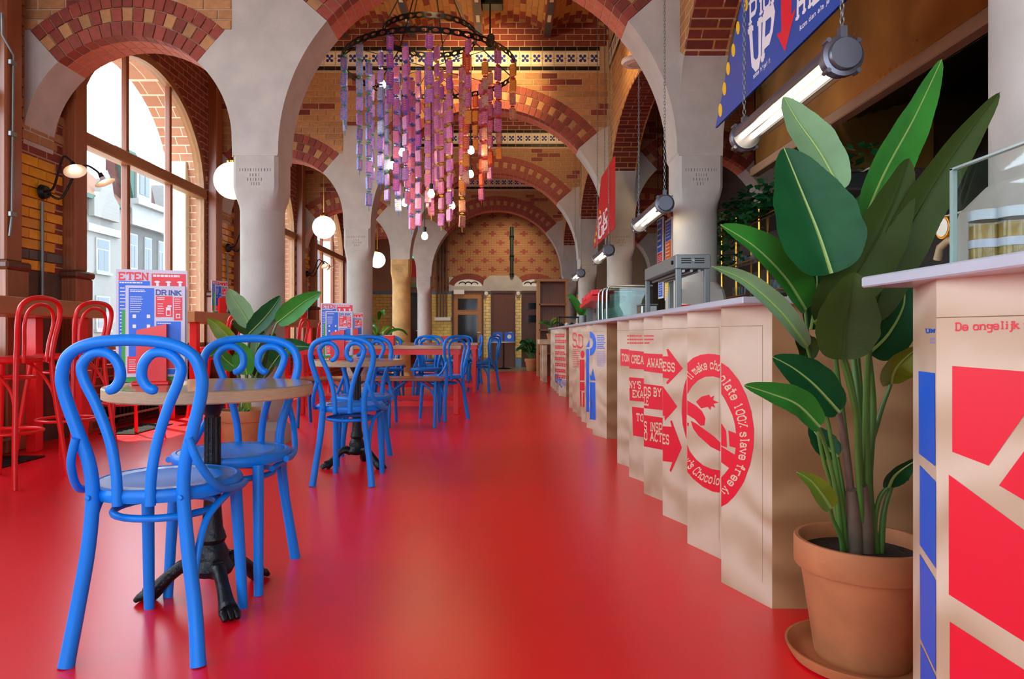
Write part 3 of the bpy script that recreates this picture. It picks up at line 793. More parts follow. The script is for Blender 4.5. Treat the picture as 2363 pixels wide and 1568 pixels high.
m_doorwood = woodmat('orange_door_wood', 'b5783c', '94602e', .4, (3, 1, .6), 2.)
m_bdoor = woodmat('brown_flush_door', '6a3e2c', '5a3324', .45, (3, 1, .4), 2.)
m_dglass = mat('dim_door_glass', '1d2226', .08)
def door(n, x0, x1, y0, y1, panes, m):
    d = MB(); pbox(d, x0, y0, x1, y1, DB, -.06, -.01); o = struct(d.build('door_%d' % n, m))
    f = MB(); pbox(f, x0 - 3, y0 + 1, x0 + 1, y1, DB, -.09, -.01); pbox(f, x1 - 1, y0 + 1, x1 + 3, y1, DB, -.09, -.01); pbox(f, x0 - 3, y0 - 4, x1 + 3, y0 + 1, DB, -.095, -.012)
    f.build('door_frame', m_bwoodd, o)
    for a, b, c, e_ in panes:
        p = MB(); pbox(p, a, b, c, e_, DB, -.064, -.058); p.build('door_pane', m_dglass, o)
        r = MB()
        for q in ((a - 1.2, b - 1.2, c + 1.2, b), (a - 1.2, e_, c + 1.2, e_ + 1.2), (a - 1.2, b, a, e_), (c, b, c + 1.2, e_)): pbox(r, *q, DB, -.075, -.055)
        r.build('pane_bead', m, o)
    h = MB(); h.tube([P(x1 - 5, (y0 + y1) / 2 + 6, DB - .06), P(x1 - 5, (y0 + y1) / 2 + 6, DB - .11), P(x1 - 12, (y0 + y1) / 2 + 6, DB - .11)], .012, 6); h.build('door_handle', m_steel, o)
    return o
door(1, 1046, 1113, 676, 847, [(1057, 690, 1102, 716), (1057, 727, 1102, 800)], m_doorwood)
door(2, 1136, 1186, 676, 847, [], m_bdoor)
door(3, 1206, 1250, 676, 847, [(1216, 700, 1240, 714), (1216, 728, 1240, 745)], m_bwoodd)
door(4, 912, 972, 668, 847, [(916, 676, 968, 840)], m_bdoor)
tp = MB().prism([(fx(938 + 30 * cos(radians(t))), fz(640 - 46 * sin(radians(t)))) for t in range(0, 181, 10)], XZ(DB), -.07, -.035)
tag(tp.build('arched_panel', mat('signal_red_panel', 'e0101c', .5), org=None), 'bright red arched panel above the dark far doorway', 'panel')
es = MB(); pbox(es, 951, 582, 966, 596, DB - 1.2, -.02, .02); es.box(fx(958, 17.6) - .006, 17.594, fz(582, 17.6), fx(958, 17.6) + .006, 17.606, 5.0); eo = tag(es.build('exit_sign', emis('exit_green', (.05, .55, .3), 1.2)), 'small green exit sign hanging above the red arched panel', 'sign')
lp = MB(); pbox(lp, 916, 655, 975, 664, DB, -.05, -.005); lp.build('green_lintel', mat('moss_green', '6f9a4a', .6), wb_)
# pipes
pp = thing('heating_pipe', 'dark green vertical pipe running down the far brick wall', 'pipe', P(1181, 640, DB - .08))
MB().tube([P(1181, y, DB - .08) for y in (524, 640)], .05, 10).build('pipe', mat('dark_green_paint', '1e3328', .5), pp, 40, w=True)
for y in (545, 590, 632): MB().tube([P(1181, y, DB - .08), P(1181, y + 3, DB - .08)], .065, 10).build('pipe_collar', m_black, pp, w=True)
for i, x in enumerate((1008, 1016, 1023, 1030)):
    o = MB().tube([P(x, y, DB - .06) for y in (520, 738)], .022, 8).build('wall_pipe', mat('brown_conduit', '6a4a38', .5), smooth=40)
    tag(o, ('leftmost', 'second', 'third', 'rightmost')[i] + ' of four thin brown pipes beside the far yellow tiles', 'pipe', 'wall pipes')
o = MB().cbox(fx(1003), DB - .16, fz(741), fx(1041), DB - .01, fz(733), .01).build('pipe_ledge', m_enamel); tag(o, 'white ledge under the four wall pipes', 'ledge')
for x, l in ((1122, 'left'), (1196, 'right')):
    t = thing('wall_light', 'small round wall light on the yellow tiles, %s of the brown door' % l, 'lamp', P(x, 678, DB - .03), group='door lights')
    MB().lathe([(.0, -.06), (.05, -.05), (.065, 0), (.03, .03)], P(x, 678, DB - .04), 14, 'Y').build('globe', m_enamel, t, 60, w=True)
    MB().lathe([(.05, 0), (.05, .03)], P(x, 678, DB - .03), 14, 'Y').build('mount', m_brass, t, 60, w=True)
o = MB(); pbox(o, 1048, 670, 1072, 680, DB, -.16, -.06); tag(o.build('door_closer', m_enamel), 'white box above the glazed wooden far door', 'box')
# ------------------------------------------------------------------ houses across the street
XH = -24.0
def hp(x, y): return onplane(x, y, (XH, 0, 0), (1, 0, 0))
def hbox(mb, x0, y0, x1, y1, d0, d1, flat=True):          # photo corners (top-left, bottom-right) on the house fronts
    a, b = hp(x0, y0), hp(x1, y1); zt = a.z; zb = hp(x0, y1).z
    return mb.box(XH + d0, a.y, zb, XH + d1, b.y, zt)
m_hgrey = mat('grey_render', '484745', .85, var=.06); m_hwhite = mat('white_render', '6c6a66', .85, var=.06); m_roof = mat('orange_roof_tile', '55301e', .8, var=.15)
m_hgreen = mat('verdigris', '1c4234', .7); m_hpane = mat('house_pane', '303c44', .12); m_wframe = mat('white_sash', '747472', .6)
def zat(x, y): return hp(x, y).z
def house(label, x0, x1, ztop, m, wins, name='townhouse'):
    ya, yb = hp(x0, 700).y, hp(x1, 700).y
    t = thing(name, label, 'building', (XH, (ya + yb) / 2, -.35), group='houses across the street')
    MB().box(XH - 6, ya, -.35, XH, yb, ztop).build('facade', m, t, w=True)
    for (a, b, z0, z1) in wins:                          # fractions of width, heights
        y0, y1 = ya + (yb - ya) * a, ya + (yb - ya) * b
        w = MB().box(XH - .05, y0, z0, XH + .08, y1, z1).build('window', m_wframe, t, w=True)
        q = (y1 - y0) * .10
        for (c, d) in ((0, .5), (.5, 1)):
            MB().box(XH + .07, y0 + q + (y1 - y0 - 2 * q) * c + q * .3, z0 + .12, XH + .095, y0 + q + (y1 - y0 - 2 * q) * d - q * .3, z0 + (z1 - z0) * .66).build('pane', m_hpane, w, w=True)
        MB().box(XH + .07, y0 + q, z0 + (z1 - z0) * .70, XH + .095, y1 - q, z1 - .1).build('pane', m_hpane, w, w=True)
        MB().box(XH - .02, y0 - .1, z0 - .15, XH + .18, y1 + .1, z0).build('window_ledge', m_wframe, w, w=True)
    return t, ya, yb
z1 = zat(240, 462)
h1, ya, yb = house('white gabled townhouse with orange tiled roof seen through the nearest window', 120, 290, z1, m_hwhite,
    [(.56, .70, 8.2, 9.6), (.54, .74, 4.6, 6.6), (.54, .74, 1.2, 3.2), (.2, .4, 4.6, 6.6), (.2, .4, 1.2, 3.2)])
rf = MB()
for i in range(12):
    za, zb = z1 + .25 * i, z1 + .25 * (i + 1) + .03; xa, xb = XH + .3 - .3 * i, XH + .3 - .3 * (i + 1)
    rf.add([(xa, ya, za), (xa, yb, za), (xb, yb, zb), (xb, ya, zb), (xa, ya, za - .06), (xa, yb, za - .06)], [(0, 1, 2, 3), (0, 4, 5, 1)])
rf.build('tiled_roof', m_roof, h1, w=True)
MB().box(XH, ya, z1 - .25, XH + .35, yb, z1).build('gutter', m_hgreen, h1, w=True)
yg = ya + (yb - ya) * .62
gm = MB().prism([(yg - 1.3, z1 - 1.2), (yg + 1.3, z1 - 1.2), (yg + 1.3, z1 - .2), (yg + .7, z1 + .3), (yg + .5, z1 + 1.1), (yg, z1 + 1.7), (yg - .5, z1 + 1.1), (yg - .7, z1 + .3), (yg - 1.3, z1 - .2)], YZ(XH + .05), 0, .35)
gm.build('stepped_gable', m_hwhite, h1, w=True)
MB().box(XH, yg - 1.6, 6.85, XH + .25, yg + 1.8, 7.3).build('frieze_band', m_hgreen if False else m_wframe, h1, w=True)
z2 = zat(350, 487)
h2, ya, yb = house('grey townhouse with white cornice and three rows of sash windows seen through the nearest window', 291, 386, z2, m_hgrey,
    [(a, a + .17, b, b + 2.3) for b in (z2 - 4.2, z2 - 7.7, z2 - 11.0) for a in (.06, .40, .74)])
MB().box(XH, ya, z2 - 1.4, XH + .4, yb, z2 - .1).box(XH, ya, z2 - .1, XH + .8, yb, z2 + .25).build('cornice', m_wframe, h2, w=True)
dm = MB().prism([(ya, z2 + .2), (yb, z2 + .2), (yb - 1.6, z2 + 3.6), (ya, z2 + 3.6)], YZ(XH - 1.0), -.3, .3); dm.build('mansard_roof', mat('red_slate', '43201a', .8), h2, w=True)
yd = ya + (yb - ya) * .38
d_ = MB().box(XH - 1.2, yd - .9, z2 + .3, XH + .1, yd + .9, z2 + 3.3).build('dormer', m_wframe, h2, w=True)
MB().box(XH + .08, yd - .6, z2 + .8, XH + .13, yd - .06, z2 + 2.7).box(XH + .08, yd + .06, z2 + .8, XH + .13, yd + .6, z2 + 2.7).build('pane', m_hpane, d_, w=True)
MB().prism([(yd - 1.1, z2 + .2), (yd - .85, z2 + 3.4), (yd - 2.2, z2 + 3.4)], YZ(XH - .6), -.3, .6).build('dormer_side', m_hgreen, h2, w=True)
z3 = zat(398, 510)
h3, ya, yb = house('narrow dark townhouse with orange eaves seen through the nearest window', 386.5, 420, z3, m_hgrey, [(.15, .6, 2.2, 5.6), (.15, .6, 7, 9.6)])
MB().box(XH, ya, z3, XH + .7, yb, z3 + .3).build('tiled_roof', m_roof, h3, w=True)
MB().box(XH, ya, z3 - 1.6, XH + .3, yb, z3 - .1).build('lattice_gable', m_wframe, h3, w=True)
for i, (x0, x1, zt, mm, l) in enumerate(((421, 520, 12, m_hwhite, 'pale townhouse at the far end of the street row'), (620, 760, 13, m_hgrey, 'grey townhouse seen through the far windows'))):
    house(l, x0, x1, zt, mm, [(a, a + .12, b, b + 2.2) for b in (1.5, 5, 8.5) for a in (.1, .35, .6, .82)])
# ------------------------------------------------------------------ chairs, stools, tables
def chair(name, label, scroll=True, m=None, seatm=None, group=None):
    m = m or m_blue; seatm = seatm or m_cane
    t = thing(name, label, 'chair', group=group)
    def sym(pts): return [V(-p[0], p[1], p[2]) for p in pts]
    half = [V(.172, -.205, 0), V(.155, -.185, .14), V(.132, -.175, .30), V(.120, -.175, .44), V(.127, -.180, .53), V(.152, -.19, .62), V(.177, -.20, .71), V(.181, -.207, .765), V(.160, -.213, .818), V(.10, -.218, .848), V(0, -.22, .857)]
    full = crv(half + sym(half[:-1])[::-1], 6); k = len(full) - 1
    rr = [.0205 - .005 * sin(pi * i / k) ** .6 for i in range(k + 1)]
    MB().tube(full, rr, 12).build('back_frame', m, t, 50)
    if scroll:
        sp = [V(.043, -.197, .42), V(.046, -.197, .50), V(.062, -.197, .59), V(.092, -.202, .68), V(.122, -.208, .75), V(.128, -.21, .79), V(.100, -.213, .821), V(.060, -.214, .823), V(.033, -.212, .796), V(.028, -.21, .758), V(.045, -.208, .731), V(.066, -.207, .726)]
        for pts in (sp, sym(sp)): MB().tube(crv(pts, 6), [.0135] * ((len(sp) - 1) * 6 - 2) + [.012, .010, .007], 10).build('back_scroll', m, t, 50)
    else:
        ih = [V(.075, -.197, .42), V(.078, -.195, .52), V(.098, -.197, .64), V(.118, -.204, .735), V(.105, -.208, .785), V(.06, -.212, .814), V(0, -.213, .82)]
        MB().tube(crv(ih + sym(ih[:-1])[::-1], 6), .0125, 10).build('inner_hoop', m, t, 50)
    n = 36
    prof = [(.02, .420), (.175, .420), (.197, .424), (.203, .437), (.203, .447), (.198, .456), (.186, .459), (.180, .4565)]
    seat = MB().lathe(prof, (0, 0, 0), n, cap=True); seat.build('seat', m, t, 35)
    MB().lathe([(.181, .4572), (.12, .4560), (.05, .4552), (.0005, .455)], (0, 0, 0), n, cap=False).build('seat_panel', seatm, t, 60)
    for sx in (-1, 1):
        MB().tube(crv([V(sx * .148, .185, 0), V(sx * .143, .170, .2), V(sx * .136, .150, .43)], 5), [.0155 + .004 * i / 10 for i in range(11)], 12).build('leg', m, t, 50)
        MB().tube(crv([V(sx * .146, -.205, .60), V(sx * .168, -.190, .53), V(sx * .192, -.12, .452), V(sx * .207, -.02, .432), V(sx * .203, .05, .432)], 5), .011, 9).build('hip_brace', m, t, 50)
        MB().tube(crv([V(sx * .152, -.178, .17), V(sx * .150, -.165, .26), V(sx * .155, -.11, .36), V(sx * .175, -.02, .408), V(sx * .165, .09, .404)], 5), .010, 9).build('leg_brace', m, t, 50)
        MB().lathe([(.0075, 0), (.006, .004), (0.0005, .005)], (sx * .121, -.196, .44), 10, 'Y', M=Matrix.Rotation(pi, 4, 'Z')).build('bolt', m, t)
    MB().tube([V(.138 * cos(a), .135 * sin(a) - .012, .372) for a in [2 * pi * i / 28 for i in range(28)]], .0105, 8, closed=True).build('ring_stretcher', m, t, 50)
    return t
c1 = chair('bentwood_chair', 'large blue bentwood chair with scrolled back, nearest the camera at the first round table')
c1.location = (-.985, 2.025, 0); c1.rotation_euler.z = radians(1)
G = 'blue bentwood chairs'; c1['group'] = G
dup(c1, (-.985, 2.495, 0), radians(183), 'blue bentwood chair facing the camera behind the first round table', G)
dup(c1, (-.935, 4.185, 0), radians(-2), 'blue scrolled bentwood chair with its back to us at the second round table', G)
dup(c1, (-.99, 4.79, 0), radians(186), 'blue bentwood chair facing us behind the second round table', G)
c5 = chair('bentwood_chair', 'dark blue double-hoop chair at the near end of the red-legged long table', scroll=False, group=G)
c5.location = (-.66, 7.22, 0); c5.rotation_euler.z = radians(50)
dup(c5, (-.36, 10.75, 0), radians(62), 'dark blue double-hoop chair at the aisle end of the second long table', G)
dup(c5, (-1.00, 8.75, 0), radians(178), 'blue hoop-back chair behind the first long table, nearest the aisle', G)
dup(c5, (-1.52, 8.72, 0), radians(184), 'blue hoop-back chair behind the first long table, farther from the aisle', G)
dup(c5, (-.78, 11.75, 0), radians(175), 'blue hoop-back chair behind the second long table, nearest the aisle', G)
dup(c5, (-1.30, 11.80, 0), radians(182), 'blue hoop-back chair behind the second long table, toward the windows', G)
dup(c5, (-1.05, 9.72, 0), radians(2), 'blue hoop-back chair on the near side of the second long table, aisle side', G)
dup(c5, (-1.62, 9.70, 0), radians(-3), 'blue hoop-back chair on the near side of the second long table, window side', G)
dup(c5, (-.66, 12.45, 0), radians(100), 'rearmost blue hoop-back chair turned beside the second long table', G)

def stool(label, loc, rz):
    t = thing('bar_stool', label, 'stool', group='red bar stools'); m = m_red
    def sym(pts): return [V(-p[0], p[1], p[2]) for p in pts]
    half = [V(.20, -.235, 0), V(.178, -.215, .25), V(.15, -.195, .5), V(.135, -.185, .70), V(.138, -.195, .82), V(.155, -.215, .95), V(.150, -.228, 1.03), V(.10, -.238, 1.075), V(0, -.24, 1.09)]
    full = crv(half + sym(half[:-1])[::-1], 6)
    MB().tube(full, .0145, 10).build('back_frame', m, t, 50)
    ih = [V(.085, -.19, .71), V(.092, -.2, .82), V(.108, -.215, .93), V(.095, -.225, 1.0), V(.05, -.232, 1.04), V(0, -.233, 1.05)]
    MB().tube(crv(ih + sym(ih[:-1])[::-1], 6), .0105, 8).build('inner_hoop', m, t, 50)
    MB().lathe([(.02, .705), (.17, .705), (.185, .715), (.188, .735), (.175, .745), (.0005, .742)], (0, 0, 0), 32).build('seat', m, t, 35)
    for sx in (-1, 1):
        MB().tube(crv([V(sx * .19, .215, 0), V(sx * .165, .18, .35), V(sx * .13, .135, .71)], 5), .0145, 10).build('leg', m, t, 50)
        MB().tube(crv([V(sx * .16, -.20, .42), V(sx * .15, -.16, .56), V(sx * .16, -.03, .69), V(sx * .14, .1, .70)], 5), .009, 8).build('leg_brace', m, t, 50)
    MB().tube([V(.178 * cos(a), .178 * sin(a) - .01, .30) for a in [2 * pi * i / 28 for i in range(28)]], .0105, 8, closed=True).build('foot_ring', m, t, 50)
    MB().tube([V(.145 * cos(a), .14 * sin(a) - .01, .62) for a in [2 * pi * i / 28 for i in range(28)]], .009, 8, closed=True).build('ring_stretcher', m, t, 50)
    t.location = loc; t.rotation_euler.z = rz; return t
s1 = stool('red bentwood bar stool in front of the high table, nearest complete one', (-2.96, 4.10, 0), radians(84))
GS = 'red bar stools'
dup(s1, (-3.0, 4.72, 0), radians(80), 'red bentwood bar stool behind the big blue chair, second along the high table', GS)
dup(s1, (-2.93, 3.45, 0), radians(88), 'red bar stool cut off by the left edge of the picture', GS)
dup(s1, (-3.2, 5.80, 0), radians(150), 'red bar stool beyond the end of the high table, below the first window', GS)
dup(s1, (-3.12, 7.45, 0), radians(84), 'red bar stool left of the leafy plant by the column', GS)
dup(s1, (-2.98, 9.5, 0), radians(84), 'red bar stool seen past the plant leaf, in front of the second window bay', GS)
dup(s1, (-2.95, 10.4, 0), radians(80), 'small red bar stool behind the second menu cards', GS)

def round_table(loc, r, label, foot0):
    t = thing('round_table', label, 'table', loc, group='round cafe tables')
    MB().lathe([(r - .004, .670), (r, .674), (r, .704), (r - .004, .708)], (0, 0, 0), 64).build('edge_band', m_tableedge, t, 40)
    MB().lathe([(r - .003, .7085), (r * .5, .7095), (.0005, .7095)], (0, 0, 0), 64, cap=False).build('table_top', m_tablewood, t, 40)
    st = [(.05, .12), (.052, .15), (.044, .17), (.036, .185), (.044, .20), (.040, .215), (.033, .235), (.028, .30), (.026, .36), (.034, .375), (.034, .39), (.024, .40), (.022, .60), (.028, .62), (.05, .66), (.10, .666), (.10, .672)]
    MB().lathe(st, (0, 0, 0), 20).build('stem', m_iron, t, 35)
    fl = MB()
    for i in range(10):
        a = 2 * pi * i / 10; fl.tube([V(.023 * cos(a), .023 * sin(a), .405), V(.0225 * cos(a), .0225 * sin(a), .60)], .004, 5)
    fl.build('stem_flutes', m_iron, t, 50)
    MB().lathe([(.02, .075), (.06, .085), (.07, .105), (.055, .125), (.05, .14)], (0, 0, 0), 20).build('hub', m_iron, t, 40)
    for i in range(3):
        a = foot0 + 2 * pi * i / 3; d = V(cos(a), sin(a), 0); w = V(-sin(a), cos(a), 0)
        pts = crv([d * .045 + V(0, 0, .105), d * .09 + V(0, 0, .112), d * .14 + V(0, 0, .075), d * .18 + V(0, 0, .035), d * .205 + V(0, 0, .022)], 5)
        k = len(pts) - 1
        ft = MB().tube(pts, [.030 - .010 * sin(pi * min(1, j / k * 1.15)) for j in range(k + 1)], 10).build('leg', m_iron, t, 50)
        cl = MB()
        for s in (-1, 0, 1): cl.tube([d * .19 + w * (.014 * s) + V(0, 0, .028), d * .222 + w * (.019 * s) + V(0, 0, .020), d * .236 + w * (.019 * s) + V(0, 0, .008)], [.013, .013, .008], 8)
        for q in range(5):
            p = d * (.07 + .026 * q) + V(0, 0, .137 - .0205 * q * (1 if q > 0 else 0)); cl.tube([p - w * .016, p + w * .016], .007, 6)
        cl.build('claw', m_iron, ft, 50)
    return t
t1 = round_table((-.97, 2.29, 0), .32, 'round wooden cafe table with black iron claw-foot base, nearest the camera', radians(-54))
t2 = round_table((-.99, 4.60, 0), .305, 'round wooden cafe table with black iron base behind the second chair pair', radians(88))
# long tables with red frames
def long_table(x0, x1, y0, y1, label):
    t = thing('long_table', label, 'table', ((x0 + x1) / 2, (y0 + y1) / 2, 0), group='long dining tables')
    MB().cbox(x0, y0, .715, x1, y1, .755, .005).build('table_top', m_tablewood, t, w=True)
    MB().box(x0 + .02, y0 + .02, .655, x1 - .02, y0 + .05, .715).box(x0 + .02, y1 - .05, .655, x1 - .02, y1 - .02, .715).box(x0 + .02, y0 + .05, .655, x0 + .05, y1 - .05, .715).box(x1 - .05, y0 + .05, .655, x1 - .02, y1 - .05, .715).build('apron', m_red, t, w=True)
    for x in (x0 + .03, x1 - .09):
        for y in (y0 + .03, y1 - .09): MB().cbox(x, y, 0, x + .06, y + .06, .714, .005).build('leg', m_red, t, w=True)
    MB().box(x0 + .09, y0 + .045, .09, x1 - .09, y0 + .075, .145).box(x0 + .09, y1 - .075, .09, x1 - .09, y1 - .045, .145).build('stretcher', m_red, t, w=True)
    return t
long_table(-2.30, -.49, 7.55, 8.35, 'long wooden table on red square legs, first behind the round tables')
long_table(-2.25, -.42, 10.35, 11.15, 'long wooden table on red square legs, second and farther one')
# bentwood bench in front of the first long table
def bench(x0, x1, y0, y1, label):
    t = thing('bentwood_bench', label, 'bench', ((x0 + x1) / 2, (y0 + y1) / 2, 0))
    MB().cbox(x0, y0, .435, x1, y1, .463, .008).build('seat', woodmat('bench_wood', '8a5c3c', '6f4830', .2, (1, 6, 6), 1.2, coat=.4), t, w=True)
    n = 4
    for i in range(n):
        x = x0 + .07 + (x1 - x0 - .14) * i / (n - 1)
        for y, s in ((y0 + .05, -1), (y1 - .05, 1)):
            MB().tube(crv([V(x, y + s * .07, 0), V(x, y + s * .03, .2), V(x, y, .435)], 5), .016, 10).build('leg', m_blue, t, 50, w=True)
            for q in (-1, 1):
                if x0 < x + q * .15 < x1: MB().tube(crv([V(x, y + s * .03, .22), V(x + q * .03, y + s * .015, .34), V(x + q * .14, y, .43)], 5), .010, 8).build('leg_brace', m_blue, t, 50, w=True)
    return t
bench(-2.02, -.60, 6.50, 6.90, 'long brown wooden bench on blue bentwood legs before the first long table')
# high table along the windows
m_hiwood = woodmat('warm_high_table_wood', 'b07a4a', '9a6638', .35, (1, 1, 4), 1.5)
def high_table(x0, x1, y0, y1, label):
    t = thing('high_table', label, 'table', ((x0 + x1) / 2, (y0 + y1) / 2, 0), group='high window tables')
    MB().cbox(x0, y0, 1.0, x1, y1, 1.115, .006).build('table_top', m_hiwood, t, w=True)
    for x in (x0 + .05, x1 - .13):
        for y in (y0 + .15, y1 - .23): MB().cbox(x, y, 0, x + .08, y + .08, 1.0, .005).build('leg', m_red, t, w=True)
    MB().box(x0 + .07, y0 + .17, .16, x0 + .11, y1 - .17, .21).build('foot_rail', m_red, t, w=True)
high_table(-3.62, -3.10, 2.3, 5.38, 'high wooden table with thick edge and red legs by the left pier')
high_table(-3.58, -3.14, 7.0, 8.8, 'high wooden table under the first big window behind the plant')
high_table(-3.55, -3.1, 9.9, 12.4, 'high table in the second window bay, behind the second menu cards')
# radiators
def radiator(y0, y1, label):
    t = thing('radiator', label, 'radiator', (XL + .1, (y0 + y1) / 2, 0), group='radiators under the windows')
    y = y0
    while y < y1: MB().cbox(XL + .03, y, .08, XL + .17, y + .03, .42, .006).build('fin', m_black, t, w=True); y += .065
    MB().box(XL + .05, y0, .05, XL + .15, y1, .08).box(XL + .05, y0, .42, XL + .15, y1, .445).build('rail', m_black, t, w=True)
    MB().tube([V(XL + .2, y0 - .4, .12), V(XL + .2, y1 + .2, .12)], .012, 8).build('feed_pipe', mat('bare_pipe', '8a7a6c', .5), t, 40, w=True)
radiator(6.5, 8.5, 'black finned radiator under the first big window'); radiator(2.8, 4.9, 'black radiator behind the bar stools')
MB()
for i, (x, y) in enumerate(((-3.45, 4.6), (-3.4, 6.4), (-3.42, 7.9))):
    o = thing('floor_grille', ('dark floor mat by the bar stool feet', 'dark floor plate below the first window', 'dark floor plate near the radiator')[i], 'mat', (x, y, 0), group='floor plates')
    MB().cbox(x - .16, y - .35, 0, x + .16, y + .35, .012, .004).build('plate', m_black, o, w=True)
    b = MB()
    for k in range(8): b.box(x - .14, y - .32 + k * .085, .012, x + .14, y - .29 + k * .085, .016)
    b.build('ribs', m_dark, o, w=True)
# ------------------------------------------------------------------ the zigzag bar
XPK, XVL, PER, ZB = .757, .845, .457, .968
m_groove = mat('panel_joint', '7a5a3a', .8)
def pan(px, py):                                          # helper: unit normal of a panel running between two floor points, facing the room
    d = Vector((py[0] - px[0], py[1] - px[1], 0)).normalized(); n = Vector((d.y, -d.x, 0))
    return -n if n.x > 0 else n
def slab(mb, a, b, z0, z1, t=.018):
    n = pan(a, b); A, B = V(a[0], a[1], 0), V(b[0], b[1], 0)
    vs = [p + V(0, 0, z) - n * q for q in (0, t) for z in (z0, z1) for p in (A, B)]
    return mb.add(vs, [(0, 1, 3, 2), (4, 6, 7, 5), (0, 4, 5, 1), (2, 3, 7, 6), (0, 2, 6, 4), (1, 5, 7, 3)])
def counter(label, d0, k, xback, first_near=True):
    """zigzag front: panels towards the camera and panels away from it, alternating, starting at distance d0"""
    t = thing('bar_counter', label, 'counter', (1.1, d0 + k * PER / 2, 0), group='zigzag bar counters')
    pans = []
    for i in range(k):
        a, b, c = (XVL, d0 + PER * i), (XPK, d0 + PER * i + .237), (XVL, d0 + PER * (i + 1))
        o = slab(MB(), a, b, 0, ZB).build('facing_panel', m_ply, t, w=True)
        o2 = slab(MB(), b, c, 0, ZB).build('turned_panel', m_ply, t, w=True)
        pans.append((o, a, b, o2, c))
        g = MB(); n = pan(a, b); A, B = V(*a, 0), V(*b, 0)
        for f, w in ((.17, .0012),):
            p = A.lerp(B, f) + n * .0004; q = A.lerp(B, f + .005) + n * .0004
            g.add([p + V(0, 0, .07), q + V(0, 0, .07), q + V(0, 0, .90), p + V(0, 0, .90)], [(0, 1, 2, 3)])
            g.add([p + V(0, 0, .90), p + V(0, 0, .9015), B + n * .0004 + V(0, 0, .9015), B + n * .0004 + V(0, 0, .90)], [(0, 1, 2, 3)])
        g.build('panel_joint', m_groove, o, w=True)
    d1 = d0 + PER * k
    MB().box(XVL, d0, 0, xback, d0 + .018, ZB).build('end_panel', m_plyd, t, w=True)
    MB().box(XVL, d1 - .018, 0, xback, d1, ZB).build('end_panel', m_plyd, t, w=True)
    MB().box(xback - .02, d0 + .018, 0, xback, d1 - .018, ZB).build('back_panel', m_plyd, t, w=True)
    return t, pans
ct1, pn1 = counter('plywood zigzag bar front with red arrows and a red ring emblem', 2.203, 6, 1.34)
ct2, pn2 = counter('plywood zigzag bar front with red and blue figures, beyond the arrows', 5.83, 6, 1.34)
ct3, pn3 = counter('far plywood bar end covered in rows of small red print', 9.75, 5, 1.34)
ct0, pn0 = counter('plywood counter at the right edge with big red and blue shapes', 1.44 - 3 * PER, 3, 1.34)
def worktop(y0, y1, label, x0=.733):
    o = MB().cbox(x0, y0, ZB, 1.36, y1, .99, .003).build('worktop', m_white); return tag(o, label, 'worktop', 'white worktops')
worktop(2.15, 12.1, 'long pale worktop running over the whole bar front')
worktop(.0, 1.432, 'pale worktop over the counter at the right edge')
def pp_on(plist, i, polys, m, name='print', away=False, lo=None, hi=None):
    o, a, b, o2, c = plist[i]
    if away: a, b, o = b, c, o2
    n = pan(a, b)
    xa = CX + a[0] * F / a[1]; xb = CX + b[0] * F / b[1]
    L, H = min(xa, xb) + .3, max(xa, xb) - .3
    return printed(name, polys, m, o, V(*a, 0), n, L if lo is None else lo, H if hi is None else hi)
def cc(pts, ox=1400, oy=740, s=3.4075): return [(ox + a / s, oy + b / s) for a, b in pts]
def ccq(txt, bl, br, tr, tl, ox=1400, oy=740, s=3.4075, **k): return text_quad(txt, *cc((bl, br, tr, tl), ox, oy, s), **k)
# emblem, panel 0
out0 = cc([(870, 318), (892, 325), (960, 370), (1040, 470), (1100, 590), (1140, 720), (1160, 860), (1155, 1000), (1130, 1130), (1080, 1270), (1010, 1380), (950, 1440), (892, 1472), (870, 1478)])
in0 = cc([(870, 540), (892, 565), (925, 610), (965, 690), (992, 750), (1010, 820), (1020, 900), (1018, 990), (1008, 1060), (990, 1120), (965, 1160), (930, 1205), (892, 1245), (870, 1260)])
figs0 = [cc(p) for p in ([(905, 810), (940, 868), (947, 1000), (890, 980), (872, 880)], [(958, 865), (1022, 890), (1018, 1003), (968, 990)], [(870, 968), (892, 985), (1015, 1060), (1000, 1120), (965, 1162), (892, 1108), (870, 1095)])]
pp_on(pn1, 0, strip(out0, in0) + figs0, m_pred, 'ring_print')
tx = text_path('olate 100% slave free', cc([(905, 440), (985, 560), (1035, 680), (1066, 800), (1082, 920), (1078, 1040), (1050, 1160), (1000, 1255), (965, 1300)]), 19, th=1.15)
for t_ in (tx, text_path('ly', cc([(905, 1352), (945, 1310)]), 18)): pp_on(pn1, 0, t_, m_pwood, 'ring_lettering').location = pan(pn1[0][1], pn1[0][2]) * .0006
# emblem, panel 1
o1a = cc([(629, 340), (680, 295), (740, 270), (800, 262), (850, 265), (892, 275)]); i1a = cc([(629, 590), (670, 520), (720, 470), (780, 442), (840, 440), (892, 455)])
o1b = cc([(629, 1185), (680, 1245), (760, 1310), (830, 1345), (870, 1353), (892, 1355)]); i1b = cc([(629, 960), (655, 1030), (700, 1090), (760, 1140), (830, 1170), (892, 1180)])
figs1 = [cc(p) for p in ([(629, 625), (700, 668), (750, 712), (778, 770), (770, 825), (740, 828), (690, 775), (629, 738)], [(662, 788), (700, 808), (840, 908), (895, 960), (895, 1032), (820, 995), (720, 905), (680, 850)],
    [(703, 640), (745, 600), (808, 583), (818, 606), (848, 590), (838, 626), (882, 646), (842, 655), (856, 688), (823, 674), (816, 706), (795, 680), (745, 692)], [(629, 800), (648, 808), (645, 832), (629, 826)])]
pp_on(pn1, 1, strip(o1a, i1a) + strip(o1b, i1b) + figs1, m_pred, 'ring_print')
tx = text_path("'ll make cho", cc([(634, 462), (690, 400), (760, 362), (830, 352), (900, 372)]), 19, th=1.15)
